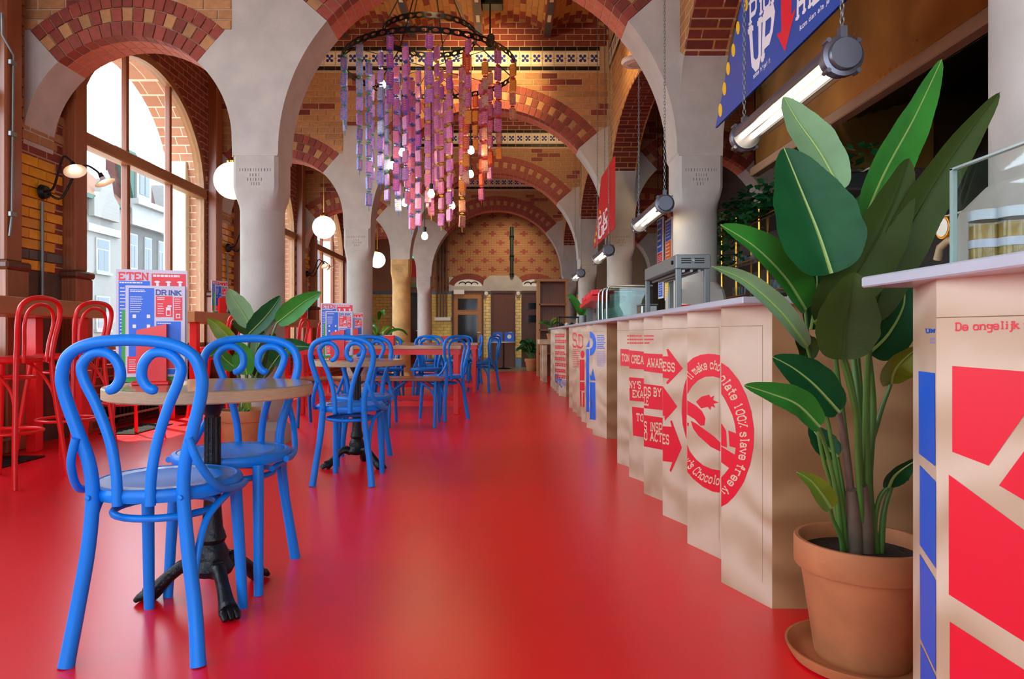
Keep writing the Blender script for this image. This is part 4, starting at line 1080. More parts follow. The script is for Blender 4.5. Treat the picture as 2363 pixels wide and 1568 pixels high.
for t_ in (tx, text_path("y's Chocolo", cc([(632, 1092), (680, 1160), (750, 1222), (820, 1252), (892, 1266)]), 19, th=1.15)): pp_on(pn1, 1, t_, m_pwood, 'ring_lettering').location = pan(pn1[1][1], pn1[1][2]) * .0006
# panel 2: ring edge and the three arrow heads
heads = [[(442, 282), (485, 282), (470, 228), (485, 224), (600, 378), (480, 503), (468, 490), (492, 458), (442, 450)], [(442, 516), (557, 678), (458, 788), (457, 752), (442, 750)],
         [(442, 832), (512, 836), (500, 792), (512, 785), (592, 1000), (506, 1196), (496, 1180), (517, 1116), (442, 1106)]]
pp_on(pn1, 2, [cc([(629, 450), (608, 520), (594, 620), (590, 720), (598, 820), (629, 940)])] + [cc(h) for h in heads], m_pred, 'arrow_print')
pp_on(pn1, 2, ccq('ESS', (447, 392), (540, 402), (540, 340), (447, 330), th=1.3) + ccq('ES', (444, 965), (494, 972), (494, 906), (444, 898), th=1.3), m_pwood, 'arrow_lettering').location = pan(pn1[2][1], pn1[2][2]) * .0006
pp_on(pn1, 3, [cc(h) for h in ([(293, 258), (445, 266), (445, 418), (293, 398)], [(293, 498), (445, 518), (445, 706), (293, 690)], [(293, 744), (445, 766), (445, 1020), (293, 990)])], m_pred, 'arrow_print')
pp_on(pn1, 3, ccq('AWAR', (322, 362), (442, 372), (442, 308), (322, 298), th=1.3) + ccq('DS BY', (297, 588), (432, 598), (432, 538), (297, 526), th=1.3) + ccq('LE', (297, 662), (332, 666), (332, 606), (297, 602), th=1.3) + ccq('S INSP', (297, 862), (440, 878), (440, 814), (297, 798), th=1.3) + ccq('O ACT', (298, 936), (440, 956), (440, 892), (298, 874), th=1.3), m_pwood, 'arrow_lettering').location = pan(pn1[3][1], pn1[3][2]) * .0006
pp_on(pn1, 4, [cc(h) for h in ([(178, 234), (295, 246), (295, 386), (178, 378)], [(176, 446), (295, 456), (295, 640), (182, 630)], [(200, 678), (295, 690), (295, 920), (208, 905)])], m_pred, 'arrow_print')
pp_on(pn1, 4, ccq('CREA', (198, 332), (293, 342), (293, 284), (198, 276), th=1.3) + ccq("NY'S", (182, 530), (272, 536), (272, 484), (182, 478), th=1.3) + ccq('EXA', (208, 602), (292, 608), (292, 556), (208, 550), th=1.3) + ccq('TO', (236, 788), (292, 794), (292, 740), (236, 734), th=1.3), m_pwood, 'arrow_lettering').location = pan(pn1[4][1], pn1[4][2]) * .0006
pp_on(pn1, 5, [cc([(108, 224), (182, 228), (182, 362), (110, 354)])], m_pred, 'arrow_print')
pp_on(pn1, 5, ccq('TON', (120, 318), (180, 322), (180, 272), (120, 266), th=1.3), m_pwood, 'arrow_lettering').location = pan(pn1[5][1], pn1[5][2]) * .0006
for i, (a, b) in ((3, (297, 385)), (4, (182, 293)), (5, (162, 182))):
    for j, (y, e_) in enumerate(((122, 385), (150, 385), (178, 345))):
        if a < min(b, e_): pp_on(pn1, i, [cc(q) for q in lines_quad(a, y - 6, min(b, e_), y + 8, 1, .8, seed=i * 3 + j)], m_pred, 'small_print')
# second section (photo crop at 1260,640 x4.128)
def c2(pts): return cc(pts, 1260, 640, 4.128)
pk2 = [CX + XPK * F / (5.83 + PER * i + .237) for i in range(6)]
def spread(polys, m, name, plist=pn2):
    for i in range(len(plist)): pp_on(plist, i, polys, m, name)
redp = [c2(rect(322, 785, 367, 985)), c2(rect(322, 1000, 367, 1082)), c2([(322, 1085), (340, 1085), (340, 1235), (328, 1232)]), c2([(352, 1100), (367, 1100), (367, 1240), (352, 1238)]), c2([(348 + 19 * cos(radians(t)), 736 + 38 * sin(radians(t))) for t in range(0, 360, 24)])]
redp += text_quad('S', *c2([(255, 660), (300, 668), (300, 545), (255, 535)]), th=.8) + text_quad('.D', *c2([(288, 668), (358, 676), (358, 556), (288, 550)]), th=.8)
redp += [c2(q) for q in lines_quad(256, 690, 318, 870, 10, .35, 5)]
spread(redp, m_pred, 'figure_print')
bluep = [c2(rect(382, 684, 411, 1285)), c2([(418, 1000), (470, 1004), (474, 1362), (418, 1356)]), c2([(416, 918), (430, 946), (446, 868), (472, 986), (424, 984)]), c2([(380, 668), (416, 592), (416, 668)])]
ring_o = c2([(418 + 62 * sin(radians(t)), 635 - 116 * cos(radians(t))) for t in range(0, 181, 15)]); ring_i = c2([(418 + 30 * sin(radians(t)), 628 - 52 * cos(radians(t))) for t in range(0, 181, 15)])
bluep += strip(ring_o, ring_i) + [c2(q) for q in lines_quad(486, 552, 575, 690, 8, .5, 6)]
spread(bluep, m_pblue, 'figure_print')
spread([c2(rect(428, 1050, 442, 1112)), c2(rect(428, 1172, 442, 1235))], m_pwood, 'figure_window')
spread([c2(q) for q in lines_quad(486, 705, 575, 860, 9, .45, 9)], m_plilac, 'small_print')
# third section: rows of red print, blue word
for r in range(8):
    y = 540 + r * 55; spread([c2(q) for q in lines_quad(88, y, 215, y + 36, 2, .82, 20 + r, dy=.05 * r / 3)], m_pred, 'text_row', pn3)
spread(text_quad('SMO', *c2([(88, 990), (156, 1055), (156, 985), (88, 925)]), th=1.3) + [c2(q) for q in lines_quad(160, 985, 212, 1040, 4, .4, 40)], m_pblue, 'word_print', pn3)
# near counter (crop 1600,700 x1.806)
def c8(pts): return cc(pts, 1600, 700, 1.806)
near_i = 2
pp_on(pn0, 2, [c8(p) for p in ([(1080, 262), (1500, 294), (1500, 278), (1232, 678), (1080, 620)][:1] + [(1500, 294), (1232, 678), (1080, 620)], [(1275, 760), (1500, 453), (1500, 893)], [(1066, 715), (1500, 1035), (1420, 1437), (1066, 1215)], [(1070, 1328), (1500, 1607), (1500, 2300), (1070, 2300)])], m_pred, 'shape_print')
pp_on(pn0, 2, text_quad('De ongelijk v', (2207, 763), (2378, 758), (2378, 741), (2207, 746), th=1.2), m_pred, 'heading_print')
pp_on(pn0, 2, [c8(p) for p in ([(940, 283), (1008, 292), (1010, 680), (942, 628)], [(945, 675), (1012, 745), (1015, 1110), (945, 1008)], [(945, 1045), (1015, 1160), (1015, 1545), (948, 1400)], [(948, 1420), (1015, 1565), (1015, 2200), (948, 2200)])], m_pblue, 'shape_print', away=True)
pp_on(pn0, 2, text_quad('uw', (2138, 768), (2159, 768), (2159, 756), (2138, 755), th=1.4), m_pblue, 'small_print', away=True)
pp_on(pn0, 2, [rect(2147, 780, 2158, 784), rect(2147, 789, 2158, 793)], m_plilac, 'small_print', away=True)
# ------------------------------------------------------------------ lamps
m_tube = emis('fluorescent_tube', (1.0, .86, .62), 5.0)
m_clear = glassmat('lamp_glass', (.98, .95, .88), .6)
def chain(mb, x, y, z0, z1):
    z = z0; i = 0
    while z < z1:
        a = (0.007, 0) if i % 2 else (0, .007)
        pts = [V(x + a[0] * cos(t), y + a[1] * cos(t), z + .015 * sin(t)) for t in [2 * pi * k / 8 for k in range(8)]]
        mb.tube(pts, .0025, 4, closed=True); z += .024; i += 1
def tube_lamp(y0, y1, label, x=1.18, z=1.85, r=.062):
    t = thing('tube_lamp', label, 'lamp', (x, (y0 + y1) / 2, z - r), group='industrial tube lamps')
    # upper grey reflector shell
    sh = MB(); rows = []
    for y in (y0 + .06, y1 - .05): rows.append([V(x + r * cos(a), y, z + r * sin(a)) for a in [radians(-8 + 196 * k / 14) for k in range(15)]])
    rows2 = [[V(x + (p.x - x) * .93, p.y, z + (p.z - z) * .93) for p in r_] for r_ in rows]
    sh.grid(rows).grid(rows2); sh.build('reflector', m_lampmetal, t, 50, w=True)
    gl = MB(); rows = []
    for y in (y0 + .06, y1 - .05): rows.append([V(x + r * .96 * cos(a), y, z + r * .96 * sin(a)) for a in [radians(188 + 164 * k / 12) for k in range(13)]])
    gl.grid(rows).build('glass_cover', m_clear, t, 60, w=True)
    for dx in (-.026, .026): MB().tube([V(x + dx, y0 + .07, z - .005), V(x + dx, y1 - .06, z - .005)], .0125, 10).build('tube', m_tube, t, 50, w=True)
    for (a, s) in ((y0, 1), (y1, -1)):
        c = MB().lathe([(.0005, 0), (r * .86, 0), (r * .92, s * .006), (r * .92, s * .02), (r * 1.16, s * .024), (r * 1.16, s * .05), (r * 1.05, s * .055), (r * 1.05, s * .075)], (x, a, z), 24, 'Y').build('end_cap', m_lampmetal, t, 40, w=True)
        lg = MB()
        for q in range(4):
            an = radians(45 + 90 * q); lg.tube([V(x + r * 1.2 * cos(an), a + s * .02, z + r * 1.2 * sin(an)), V(x + r * 1.2 * cos(an), a + s * .06, z + r * 1.2 * sin(an))], .009, 6)
        lg.box(x - .012, a + s * .02, z + r, x + .012, a + s * .05, z + r + .04); lg.build('clamp_lug', m_lampmetal, c, w=True)
    for y in (y0 + .035, y1 - .035): ch = MB(); chain(ch, x, y, z + r + .04, 4.96); ch.build('chain', m_greysteel, t, w=True)
    return t
tube_lamp(2.40, 3.47, 'big industrial tube lamp on chains under the blue sign, nearest the camera')
tube_lamp(5.13, 6.20, 'industrial tube lamp hanging beside the grey column, second from the camera')
tube_lamp(7.95, 9.0, 'industrial tube lamp below the small red sign, third along')
tube_lamp(10.9, 11.9, 'smallest tube lamp far along the bar')
m_globe = emis('opal_globe_glow', (1.0, .90, .76), .62)
def globe(x, y, z, r, label):
    t = thing('globe_lamp', label, 'lamp', (x, y, z - r), group='opal globe lamps')
    MB().lathe([(max(.0005, r * sin(pi * i / 20)), -r * cos(pi * i / 20)) for i in range(21)], (x, y, z), 32).build('globe', m_globe, t, 80, w=True)
    MB().lathe([(.05, r - .02), (.055, r + .01), (.03, r + .03), (.008, r + .05)], (x, y, z), 16).build('gallery', m_brass, t, 40, w=True)
    MB().tube([V(x, y, z + r + .03), V(x, y, 4.99)], .006, 6).build('rod', m_brass, t, 50, w=True)
globe(-2.60, 6.6, 2.34, .175, 'white glass globe lamp half hidden behind the nearest column')
globe(-2.72, 10.35, 2.48, .17, 'white glass globe lamp hanging in the second window arch')
globe(-2.62, 14.1, 2.40, .165, 'small white globe lamp between the second and third columns')
# wall sconces
m_sbulb = emis('sconce_bulb', (1.0, .78, .42), 14.0)
def sconce(y, z, label, sc=1.0):
    x = XL + .03; t = thing('wall_sconce', label, 'lamp', (x, y, z - .1), group='gooseneck sconces')
    M = Matrix.Scale(1, 4)
    MB().lathe([(.0, .045), (.05, .04), (.062, 0)], (x, y, z), 18, 'X').build('back_plate', m_iron, t, 50, w=True)
    MB().tube([V(x, y, z - .08), V(x, y, z - .9)], .013, 8).build('conduit', m_greysteel, t, 50, w=True)
    for s in (-1, 1):
        p = [V(x + .03, y + .02 * s, z), V(x + .12, y + .05 * s, z + .02 - .06 * (s > 0)), V(x + .20, y + .10 * s, z + .16), V(x + .26, y + .14 * s, z + .25), V(x + .33, y + .17 * s, z + .22), V(x + .37, y + .19 * s, z + .17)]
        MB().tube(crv(p, 6), .009, 8).build('gooseneck', m_iron, t, 50, w=True)
        d = V(.45, .2 * s - .1, -.88).normalized(); R = d.to_track_quat('Z', 'Y').to_matrix().to_4x4(); c = p[-1]
        sh = MB().lathe([(.018, 0), (.02, .02), (.03, .03), (.08, .055), (.082, .058), (.03, .034), (.018, .03)], c, 24, M=R, cap=False).build('shade', m_enamel, t, 50, w=True)
        MB().lathe([(.016, -.03), (.02, 0), (.018, .02)], c, 12, M=R).build('lamp_holder', m_black, t, 50, w=True)
        MB().lathe([(.008, .02), (.018, .034), (.018, .044), (.0005, .055)], c, 12, M=R).build('bulb', m_sbulb, t, 60, w=True)
sconce(5.62, 2.03, 'double gooseneck wall sconce with two enamel shades on the yellow tiled pier')
sconce(9.36, 2.05, 'double gooseneck sconce on the second yellow pier, past the first window')
sconce(13.08, 2.03, 'small gooseneck sconce on the third yellow pier')
# sensor, conduit, spotlights
o = thing('saucer_fitting', 'white saucer-shaped fitting fixed high on the arcade wall', 'fitting', P(1468, 150, 6.5))
c = P(1468, 142, 6.5)
MB().lathe([(.0005, -.03), (.07, -.03), (.075, -.024), (.08, -.03), (.125, -.026), (.14, -.005), (.138, .012), (.11, .022), (.0005, .026)], c, 36).build('body', m_enamel, o, 40, w=True)
MB().lathe([(.055, -.0315), (.060, -.0315)], c, 36, cap=False).build('grille_ring', mat('pale_rose_plastic', 'c9a898', .5), o, w=True)
MB().box(c.x + .1, c.y - .02, c.z - .01, 1.37, c.y + .02, c.z + .015).build('bracket', m_enamel, o, w=True)
o = thing('conduit_pipe', 'grey steel conduit with clips on the wooden pilaster at the left edge', 'pipe', (XL + .13, 5.2, 1.3))
MB().tube([onplane(a, b, (XL + .122, 0, 0), (1, 0, 0)) for a, b in ((4, 30), (5, 80), (31, 128), (29, 330), (27, 500), (22, 545))], .009, 8).build('pipe', m_greysteel, o, 50, w=True)
for y in (146, 310, 495): q_ = onplane(29, y, (XL + .122, 0, 0), (1, 0, 0)); MB().cbox(XL + .112, q_.y - .035, q_.z - .018, XL + .136, q_.y + .03, q_.z + .018, .003).build('pipe_clip', m_greysteel, o, w=True)
def spot(name, pos, tgt, label, power, col, size=70, blend=.6, hang=None):
    pos, tgt = Vector(pos), Vector(tgt); t = thing(name, label, 'spotlight', pos, group='ceiling spotlights')
    d = (tgt - pos).normalized(); R = d.to_track_quat('Z', 'Y').to_matrix().to_4x4()
    MB().lathe([(.0005, -.12), (.035, -.12), (.045, -.10), (.05, .02), (.055, .03), (.048, .03), (.044, .0)], pos, 18, M=R, cap=False).build('housing', m_black, t, 40, w=True)
    MB().lathe([(.043, .012), (.0005, .014)], pos, 18, M=R, cap=False).build('lens', emis('spot_lens', (1, .75, .4), 6.0), t, w=True)
    b = Vector(hang) if hang else pos + V(0, 0, 4.99 - pos.z)
    MB().tube([pos, b], .012, 6).build('mount', m_black, t, w=True)
    ld = bpy.data.lights.new(name, 'SPOT'); ld.energy = power; ld.color = col; ld.spot_size = radians(size); ld.spot_blend = blend; ld.shadow_soft_size = .05
    lo = bpy.data.objects.new(name + '_light', ld); COL.objects.link(lo); lo.parent = t; lo.location = d * .035; lo.rotation_euler = d.to_track_quat('-Z', 'Y').to_euler()
WARM = (1.0, .68, .30)
spot('spotlight', P(1131, 96, 8.0), P(1112, 200, 9.16), 'black spotlight hanging right of the ring chandelier', 70, WARM, 95)
spot('spotlight', (.95, 7.0, 4.55), (1.36, 7.15, 3.9), 'assumed black spotlight hidden behind the front arch, washing the arcade wall', 60, WARM, 110)  # unseen lamp, assumed from the glow on the arcade wall
spot('spotlight', (-.6, 6.2, 4.4), (-.5, 7.6, 5.0), 'added black uplight out of view before the ring chandelier, brightening the vaults', 45, (1, .74, .42), 150, 1)  # unseen uplight, added to bounce warm light off the vaults
spot('spotlight', (.9, 10.6, 4.4), (.2, 12.0, 5.0), 'added black uplight out of view in the second nave bay, brightening the ceiling', 45, (1, .74, .42), 150, 1)  # another added lamp, out of sight, to warm the next bay's ceiling
spot('spotlight', (.2, 16.98, 4.5), (-.05, 18.8, 1.9), 'added spotlight out of view, brightening the far brick wall', 110, (1, .80, .55), 90, 1)  # unseen lamp added to brighten the far end of the hall
o = thing('ceiling_fitting', 'black box fitting fixed under the ceiling right of the ring chandelier', 'box', P(1135, 8, 8.4)); c = P(1136, 8, 8.4)
MB().cbox(c.x - .13, c.y - .1, c.z - .05, c.x + .13, c.y + .1, c.z + .05, .01).build('body', m_black, o, w=True)
MB().box(c.x - .02, c.y - .02, c.z + .05, c.x + .02, c.y + .02, 4.9).build('bracket', m_black, o, w=True)
# glow discs are added in the kitchen hood to brighten the glass rack
# ------------------------------------------------------------------ ring chandelier hung with wrapper strands
CH = V(-.81, 7.35, 0); RZ, RR = 3.71, .92
def wrapmat(name, a, b, sc=55): return mat(name, a, .3, var=.5, scale=sc, c2=b, coat=.3, orand=.15, stretch=(1, 1, 2.2))
W_BLUE = [wrapmat('wrapper_blue', 'a09cd8', '4a62c8'), wrapmat('wrapper_lilac', 'b89ad8', '8a62c8'), wrapmat('wrapper_silverblue', 'b8c6dc', '5a82cc')]
W_MID = [wrapmat('wrapper_purple', '8a3aa0', 'c48ad8'), wrapmat('wrapper_pink', 'b04a98', 'd08ac0'), wrapmat('wrapper_magenta', 'a82474', '9a6ad0')]
W_RED = [wrapmat('wrapper_red', 'b01c2c', 'd86a3a'), wrapmat('wrapper_orange', 'c8501c', 'd8a24a'), wrapmat('wrapper_violetred', '8a2460', 'c87ab0'), wrapmat('wrapper_cream', 'c0a890', '9a3a50')]
chd = thing('chandelier', 'large ring chandelier hung with strands of purple, blue and red chocolate wrappers', 'chandelier', (CH.x, CH.y, RZ))
def band(R, z, nseg, h=.062, ang0=0., ang1=2 * pi):
    mb = MB()
    for i in range(nseg):
        a0 = ang0 + (ang1 - ang0) * i / nseg; a1 = ang0 + (ang1 - ang0) * (i + 1) / nseg
        for rr in (R, R - .006):
            def q(u, v): a = a0 + (a1 - a0) * u; return V(CH.x + rr * cos(a), CH.y + rr * sin(a), z + h * (v - .5))
            hole = [(.5 + .30 * cos(2 * pi * (k + .5) / 8), .5 + .28 * sin(2 * pi * (k + .5) / 8)) for k in range(8)]
            outer = [(1, .75), (.75, 1), (.25, 1), (0, .75), (0, .25), (.25, 0), (.75, 0), (1, .25)]
            outer = [(1, .5 + .207 * 2), (.7, 1), (.3, 1), (0, .91), (0, .09), (.3, 0), (.7, 0), (1, .09)]
            mb.add([q(*p) for p in outer] + [q(*p) for p in hole], [(k, (k + 1) % 8, 8 + (k + 1) % 8, 8 + k) for k in range(8)])
    return mb
band(RR, RZ, 56).build('ring_band', m_black, chd, w=True)
band(.50, RZ + .33, 32).build('ring_band', m_black, chd, w=True)
hg = MB()
for i in range(6):
    a = 2 * pi * (i + .3) / 6; hg.tube([V(CH.x + RR * cos(a), CH.y + RR * sin(a), RZ), V(CH.x + .50 * cos(a), CH.y + .50 * sin(a), RZ + .33), V(CH.x + .1 * cos(a), CH.y + .1 * sin(a), 4.86)], .007, 5)
for i in range(5):                                       # wire grid that carries the inner strands
    a = pi * i / 5; hg.tube([V(CH.x - RR * cos(a), CH.y - RR * sin(a), RZ), V(CH.x + RR * cos(a), CH.y + RR * sin(a), RZ)], .004, 4)
hg.build('suspension', m_black, chd, w=True)
WR = MB()
w2, hh, dd = .033, .066, .013
WR.add([(-w2, -dd, -hh + .012), (w2, -dd, -hh + .012), (w2, dd, -hh + .012), (-w2, dd, -hh + .012), (-w2, -dd, hh - .012), (w2, -dd, hh - .012), (w2, dd, hh - .012), (-w2, dd, hh - .012),
        (-w2, 0, -hh), (w2, 0, -hh), (-w2, 0, hh), (w2, 0, hh)], [(0, 1, 5, 4), (2, 3, 7, 6), (1, 2, 6, 5), (3, 0, 4, 7), (0, 1, 9, 8), (2, 3, 8, 9), (4, 5, 11, 10), (6, 7, 10, 11), (0, 8, 3), (1, 2, 9), (4, 7, 10), (5, 6, 11)])
WR.cur = 1                                             # printed word on both faces, reading upward
for yy in (-dd - .0006, dd + .0006):
    for j, (wa, wb_) in enumerate(((.010, -.010), (.012, -.012), (.011, -.009), (.012, -.012), (.010, -.011))):
        z = -.045 + j * .0215
        WR.add([(wb_, yy, z), (wa, yy, z), (wa, yy, z + .006), (wb_, yy, z + .006)], [(0, 1, 2, 3)]); WR.add([(wb_, yy, z + .006), (wb_ + .006, yy, z + .006), (wb_ + .006, yy, z + .015), (wb_, yy, z + .015)], [(0, 1, 2, 3)])
WRM = WR.mesh('wrapper', [W_MID[0], mat('wrapper_print', 'e08a3a', .4)])
m_tie = [mat('tie_teal', '2a8a84', .4), mat('tie_yellow', 'c8a020', .4), mat('tie_red', 'c02020', .4), mat('tie_blue', '2a50b0', .4)]
rnd = random.Random(21); nwr = 0
spots = [(.90, 2 * pi * (i + .5) / 15, 5) for i in range(15)] + [(.64, 2 * pi * (i + .2) / 13, 8) for i in range(13)] + [(.36, 2 * pi * (i + .6) / 10, 9) for i in range(10)] + [(.12, 2 * pi * i / 4, 10) for i in range(4)]
for rho, a, cnt in spots:
    x, y = CH.x + rho * cos(a), CH.y + rho * sin(a); cnt = cnt + rnd.choice((-1, 0, 0, 1))
    if cos(a) > .85 and rho > .8: cnt = max(2, cnt - 2)
    s = cos(a) * rho; fam = W_BLUE if s < -.34 else (W_RED if s > .26 else W_MID)
    base = rnd.choice(fam); L = cnt * .168 + .05
    cord = MB().tube([V(x, y, RZ), V(x, y, RZ - L)], .004, 5)
    for k in range(cnt): cord.box(x - .02, y - .02, RZ - .02 - k * .168, x + .02, y + .02, RZ - .012 - k * .168)
    co = cord.build('strand', m_tie[0 if s < -.5 else 3 if s < -.1 else 1 if s < .4 else 2], chd, w=True)
    lp = co.parent
    rot0 = rnd.uniform(-.9, .9)
    for k in range(cnt):
        if nwr >= 298: break
        o = inst(WRM, 'wrapper', co, V(x, y, RZ - .10 - k * .168) - wloc(chd), (rnd.uniform(-.05, .05), rnd.uniform(-.05, .05), rot0 + rnd.uniform(-.3, .3)), base if rnd.random() < .7 else rnd.choice(fam)); nwr += 1
m_fil = emis('filament_bulb', (1.0, .72, .34), 26.0)
for (px, py, D) in ((883, 195, 7.2), (928, 352, 6.9), (905, 382, 7.6), (1087, 347, 7.0), (1086, 402, 7.5), (995, 447, 6.7), (934, 468, 7.3), (1043, 475, 7.4), (980, 545, 7.3)):
    c = P(px, py, D)
    b = MB().lathe([(.012, .045), (.03, .012), (.034, -.008), (.026, -.03), (.0005, -.042)], c, 14).build('bulb', m_fil, chd, 60, w=True)
    MB().lathe([(.016, .04), (.018, .09), (.006, .10)], c, 10).tube([c + V(0, 0, .09), V(c.x, c.y, RZ)], .004, 5).build('lamp_holder', m_black, b, w=True)
# ------------------------------------------------------------------ hanging signs
def sign(label, x, yf, yn, z0, z1, ytop, m, name='hanging_sign'):
    t = thing(name, label, 'sign', (x, (yf + yn) / 2, z0), group='hanging bar signs')
    o = MB().prism([(yf, z0), (yn, z0), (yn, z1), (ytop, z1)], YZ(x), 0, .012).build('board', m, t, w=True)
    for yy in (yn + .25, ytop - .25): c = MB(); chain(c, x + .006, yy, z1, 4.96); c.build('chain', m_greysteel, t, w=True)
    return t, o
sg, sgb = sign('blue hanging sign with yellow dots and a red arrow reading Pick up', 1.2, 3.98, 2.22, 2.06, 2.74, 3.39, m_pnavy if False else mat('sign_blue', '164aa4', .4))
def c9(pts): return cc(pts, 1560, 0, 4.3545)
SO, SN = (1.2, 0, 0), (1, 0, 0)
for d_ in [c9([(cx + 19 * cos(radians(t)), cy + 68 * sin(radians(t))) for t in range(0, 360, 24)]) for cx, cy in ((705, 45), (623, 280), (577, 505), (525, 690), (487, 893), (446, 1108), (770, -165))]: printed('dot', [d_], m_pyel, sgb, SO, SN)
printed('lettering', text_quad('UP', *c9([(775, 690), (955, 505), (1005, 65), (750, 290)]), th=1.7, serif=.6), m_pwhite, sgb, SO, SN)
printed('lettering', text_quad('Pick', *c9([(748, 238), (1040, -40), (1040, -250), (748, 20)]), th=1.4), m_pwhite, sgb, SO, SN)
printed('lettering', text_quad("some 'n' get it", *c9([(780, 790), (950, 622), (948, 580), (778, 750)]), th=1.3, serif=.5)
    , m_pwhite, sgb, SO, SN)
printed('lettering', text_quad('HIER', *c9([(1222, 185), (1560, -140), (1560, -430), (1228, -70)]), th=1.4), m_pwhite, sgb, SO, SN)
printed('lettering', text_quad('kom dan als je', *c9([(1248, 305), (1545, 18), (1545, -22), (1248, 258)]), th=1.3, serif=.5), m_pwhite, sgb, SO, SN)
printed('arrow', [c9([(1050, -260), (1168, -260), (1160, 150), (1207, 75), (1095, 522), (1015, 345), (1062, 318)])], m_pred, sgb, SO, SN)
sg2, sgb2 = sign('small red hanging sign with white lettering farther along the bar', 1.2, 9.5, 7.7, 2.06, 2.86, 8.75, mat('sign_red', 'c81420', .4))
printed('lettering', text_quad('PIC', (1382, 527), (1402, 502), (1402, 480), (1382, 505), th=1.6), m_pwhite, sgb2, SO, SN)
printed('lettering', text_quad('UP', (1382, 552), (1402, 530), (1402, 508), (1382, 531), th=1.6), m_pwhite, sgb2, SO, SN)
for d_ in [[(x + 1.6 * cos(radians(t)), y + 5 * sin(radians(t))) for t in range(0, 360, 36)] for x, y in ((1373, 556), (1376, 540), (1379, 523), (1382, 506), (1385, 490))]: printed('dot', [d_], m_pyel, sgb2, SO, SN)
# ------------------------------------------------------------------ menu cards in red holders
def flat(name, polys, m, parent, fn):
    mb = MB()
    for ip, p in enumerate(polys):
        tr = [p] if len(p) == 3 else [[p[i] for i in t] for t in tessellate_polygon([[Vector((a, b, 0)) for a, b in p]])]
        for t in tr: mb.add([fn(a, b) + V(0, -(ip % 9) * 2.5e-5, 0) for a, b in t], [(0, 1, 2)])
    return mb.build(name, m, parent)
def menu_set(loc, rz, lab, fancy=True):
    K = .213 / 768; V0 = 1440
    def put(y):
        return lambda a, b: V((a - 480) * K, y, (V0 - b) * K * 1.02)
    rt = lambda l: (loc[0], loc[1], loc[2])
    cards = []
    def card(name, label, x0, y0, x1, y1, y, m):
        t = thing(name, label, 'menu', loc, rz, 'table menu cards')
        MB().box((x0 - 480) * K, y, (V0 - y1) * K * 1.02, (x1 - 480) * K, y + .003, (V0 - y0) * K * 1.02).build('card', m, t); return t
    a = card('menu_card', 'tall menu card headed ETEN, ' + lab, 100, 130, 868, 1425, .022, m_plavender); f = put(.0214)
    flat('blue_panel', [rect(130, 262, 462, 1150)], m_pblue, a, f)
    for r_ in (rect(480, 172, 852, 332), rect(130, 1150, 210, 1330)): flat('red_panel', [r_], m_pred, a, f)
    flat('heading', text_quad('ETEN', (140, 248), (446, 248), (446, 170), (140, 170), th=1.5), m_pred, a, f)
    f2 = put(.0208)
    flat('small_print', lines_quad(495, 185, 805, 215, 1, .8, 3) + lines_quad(140, 275, 400, 300, 1, .6, 4) + lines_quad(145, 340, 205, 900, 14, .3, 5)
         + [[(cx + 32 * cos(radians(t)), 268 + 12 * sin(radians(t))) for t in range(0, 360, 40)] for cx in (540, 660, 785)] + [rect(cx - 12, 282, cx + 18, 322) for cx in (540, 660, 785)], m_pwhite, a, f2)
    g = card('menu_card', 'green-edged card between ETEN and DRINK, ' + lab, 168, 600, 835, 1425, .014, m_pgreen)
    d = card('menu_card', 'front menu card headed DRINK, ' + lab, 215, 318, 850, 1365, .006, m_plavender); f = put(.0054); f2 = put(.0048)
    for r_ in (rect(248, 345, 518, 1130), rect(540, 728, 806, 1015), rect(660, 1280, 770, 1340)): flat('blue_panel', [r_], m_pblue, d, f)
    for r_ in (rect(535, 436, 716, 678), rect(730, 448, 820, 715), rect(235, 1130, 345, 1325), rect(540, 1035, 800, 1270)): flat('red_panel', [r_], m_pred, d, f)
    flat('heading', text_quad('DRINK', (542, 420), (812, 425), (812, 372), (542, 366), th=1.5), m_pnavy, d, f)
    flat('small_print', lines_quad(265, 365, 470, 400, 2, .45, 6) + lines_quad(265, 445, 400, 640, 8, .3, 7) + lines_quad(550, 450, 640, 490, 2, .5, 8) + lines_quad(555, 520, 625, 660, 5, .3, 9) + lines_quad(740, 465, 810, 610, 6, .3, 10)
         + lines_quad(552, 745, 720, 760, 1, .6, 11) + [rect(645, 565, 696, 662), rect(662, 540, 704, 560), rect(752, 640, 798, 690)] + [rect(x, y, x + 36, y + 40) for x in (290, 440) for y in (650, 765)] + lines_quad(250, 1165, 335, 1310, 6, .35, 12), m_pwhite, d, f2)
    flat('icon_fill', [rect(653, 600, 690, 652), rect(760, 650, 790, 682)], m_pred, d, put(.0042))
    h = thing('menu_holder', 'red wooden holder gripping the menu cards, ' + lab, 'holder', loc, rz, 'red menu holders')
    MB().prism([((x - 480) * K, (V0 - y) * K * 1.02) for x, y in ((350, 830), (665, 757), (665, 1435), (345, 1435))], lambda u, v, q: V(u, q, v), -.022, .004).build('front_plate', m_red, h)
    MB().prism([((x - 480) * K, (V0 - y) * K * 1.02) for x, y in ((360, 1100), (655, 1100), (655, 1435), (360, 1435))], lambda u, v, q: V(u, q, v), .0255, .04).build('back_plate', m_red, h)
    MB().cbox((300 - 480) * K, -.035, -.004, (700 - 480) * K, .05, .008, .003).build('foot', m_red, h)
menu_set((-1.155, 2.25, .7135), radians(16), 'on the nearest round table')
menu_set((-1.13, 4.62, .7135), radians(8), 'on the second round table')
menu_set((-1.75, 7.95, .759), radians(10), 'on the first long table', False)
menu_set((-3.25, 7.9, 1.119), radians(60), 'on the high table under the first window', False)
menu_set((-3.2, 10.9, 1.119), radians(50), 'on the high table in the second window bay', False)
o = thing('napkin_box', 'small red box on the first long table', 'box', (-1.33, 7.9, .755))
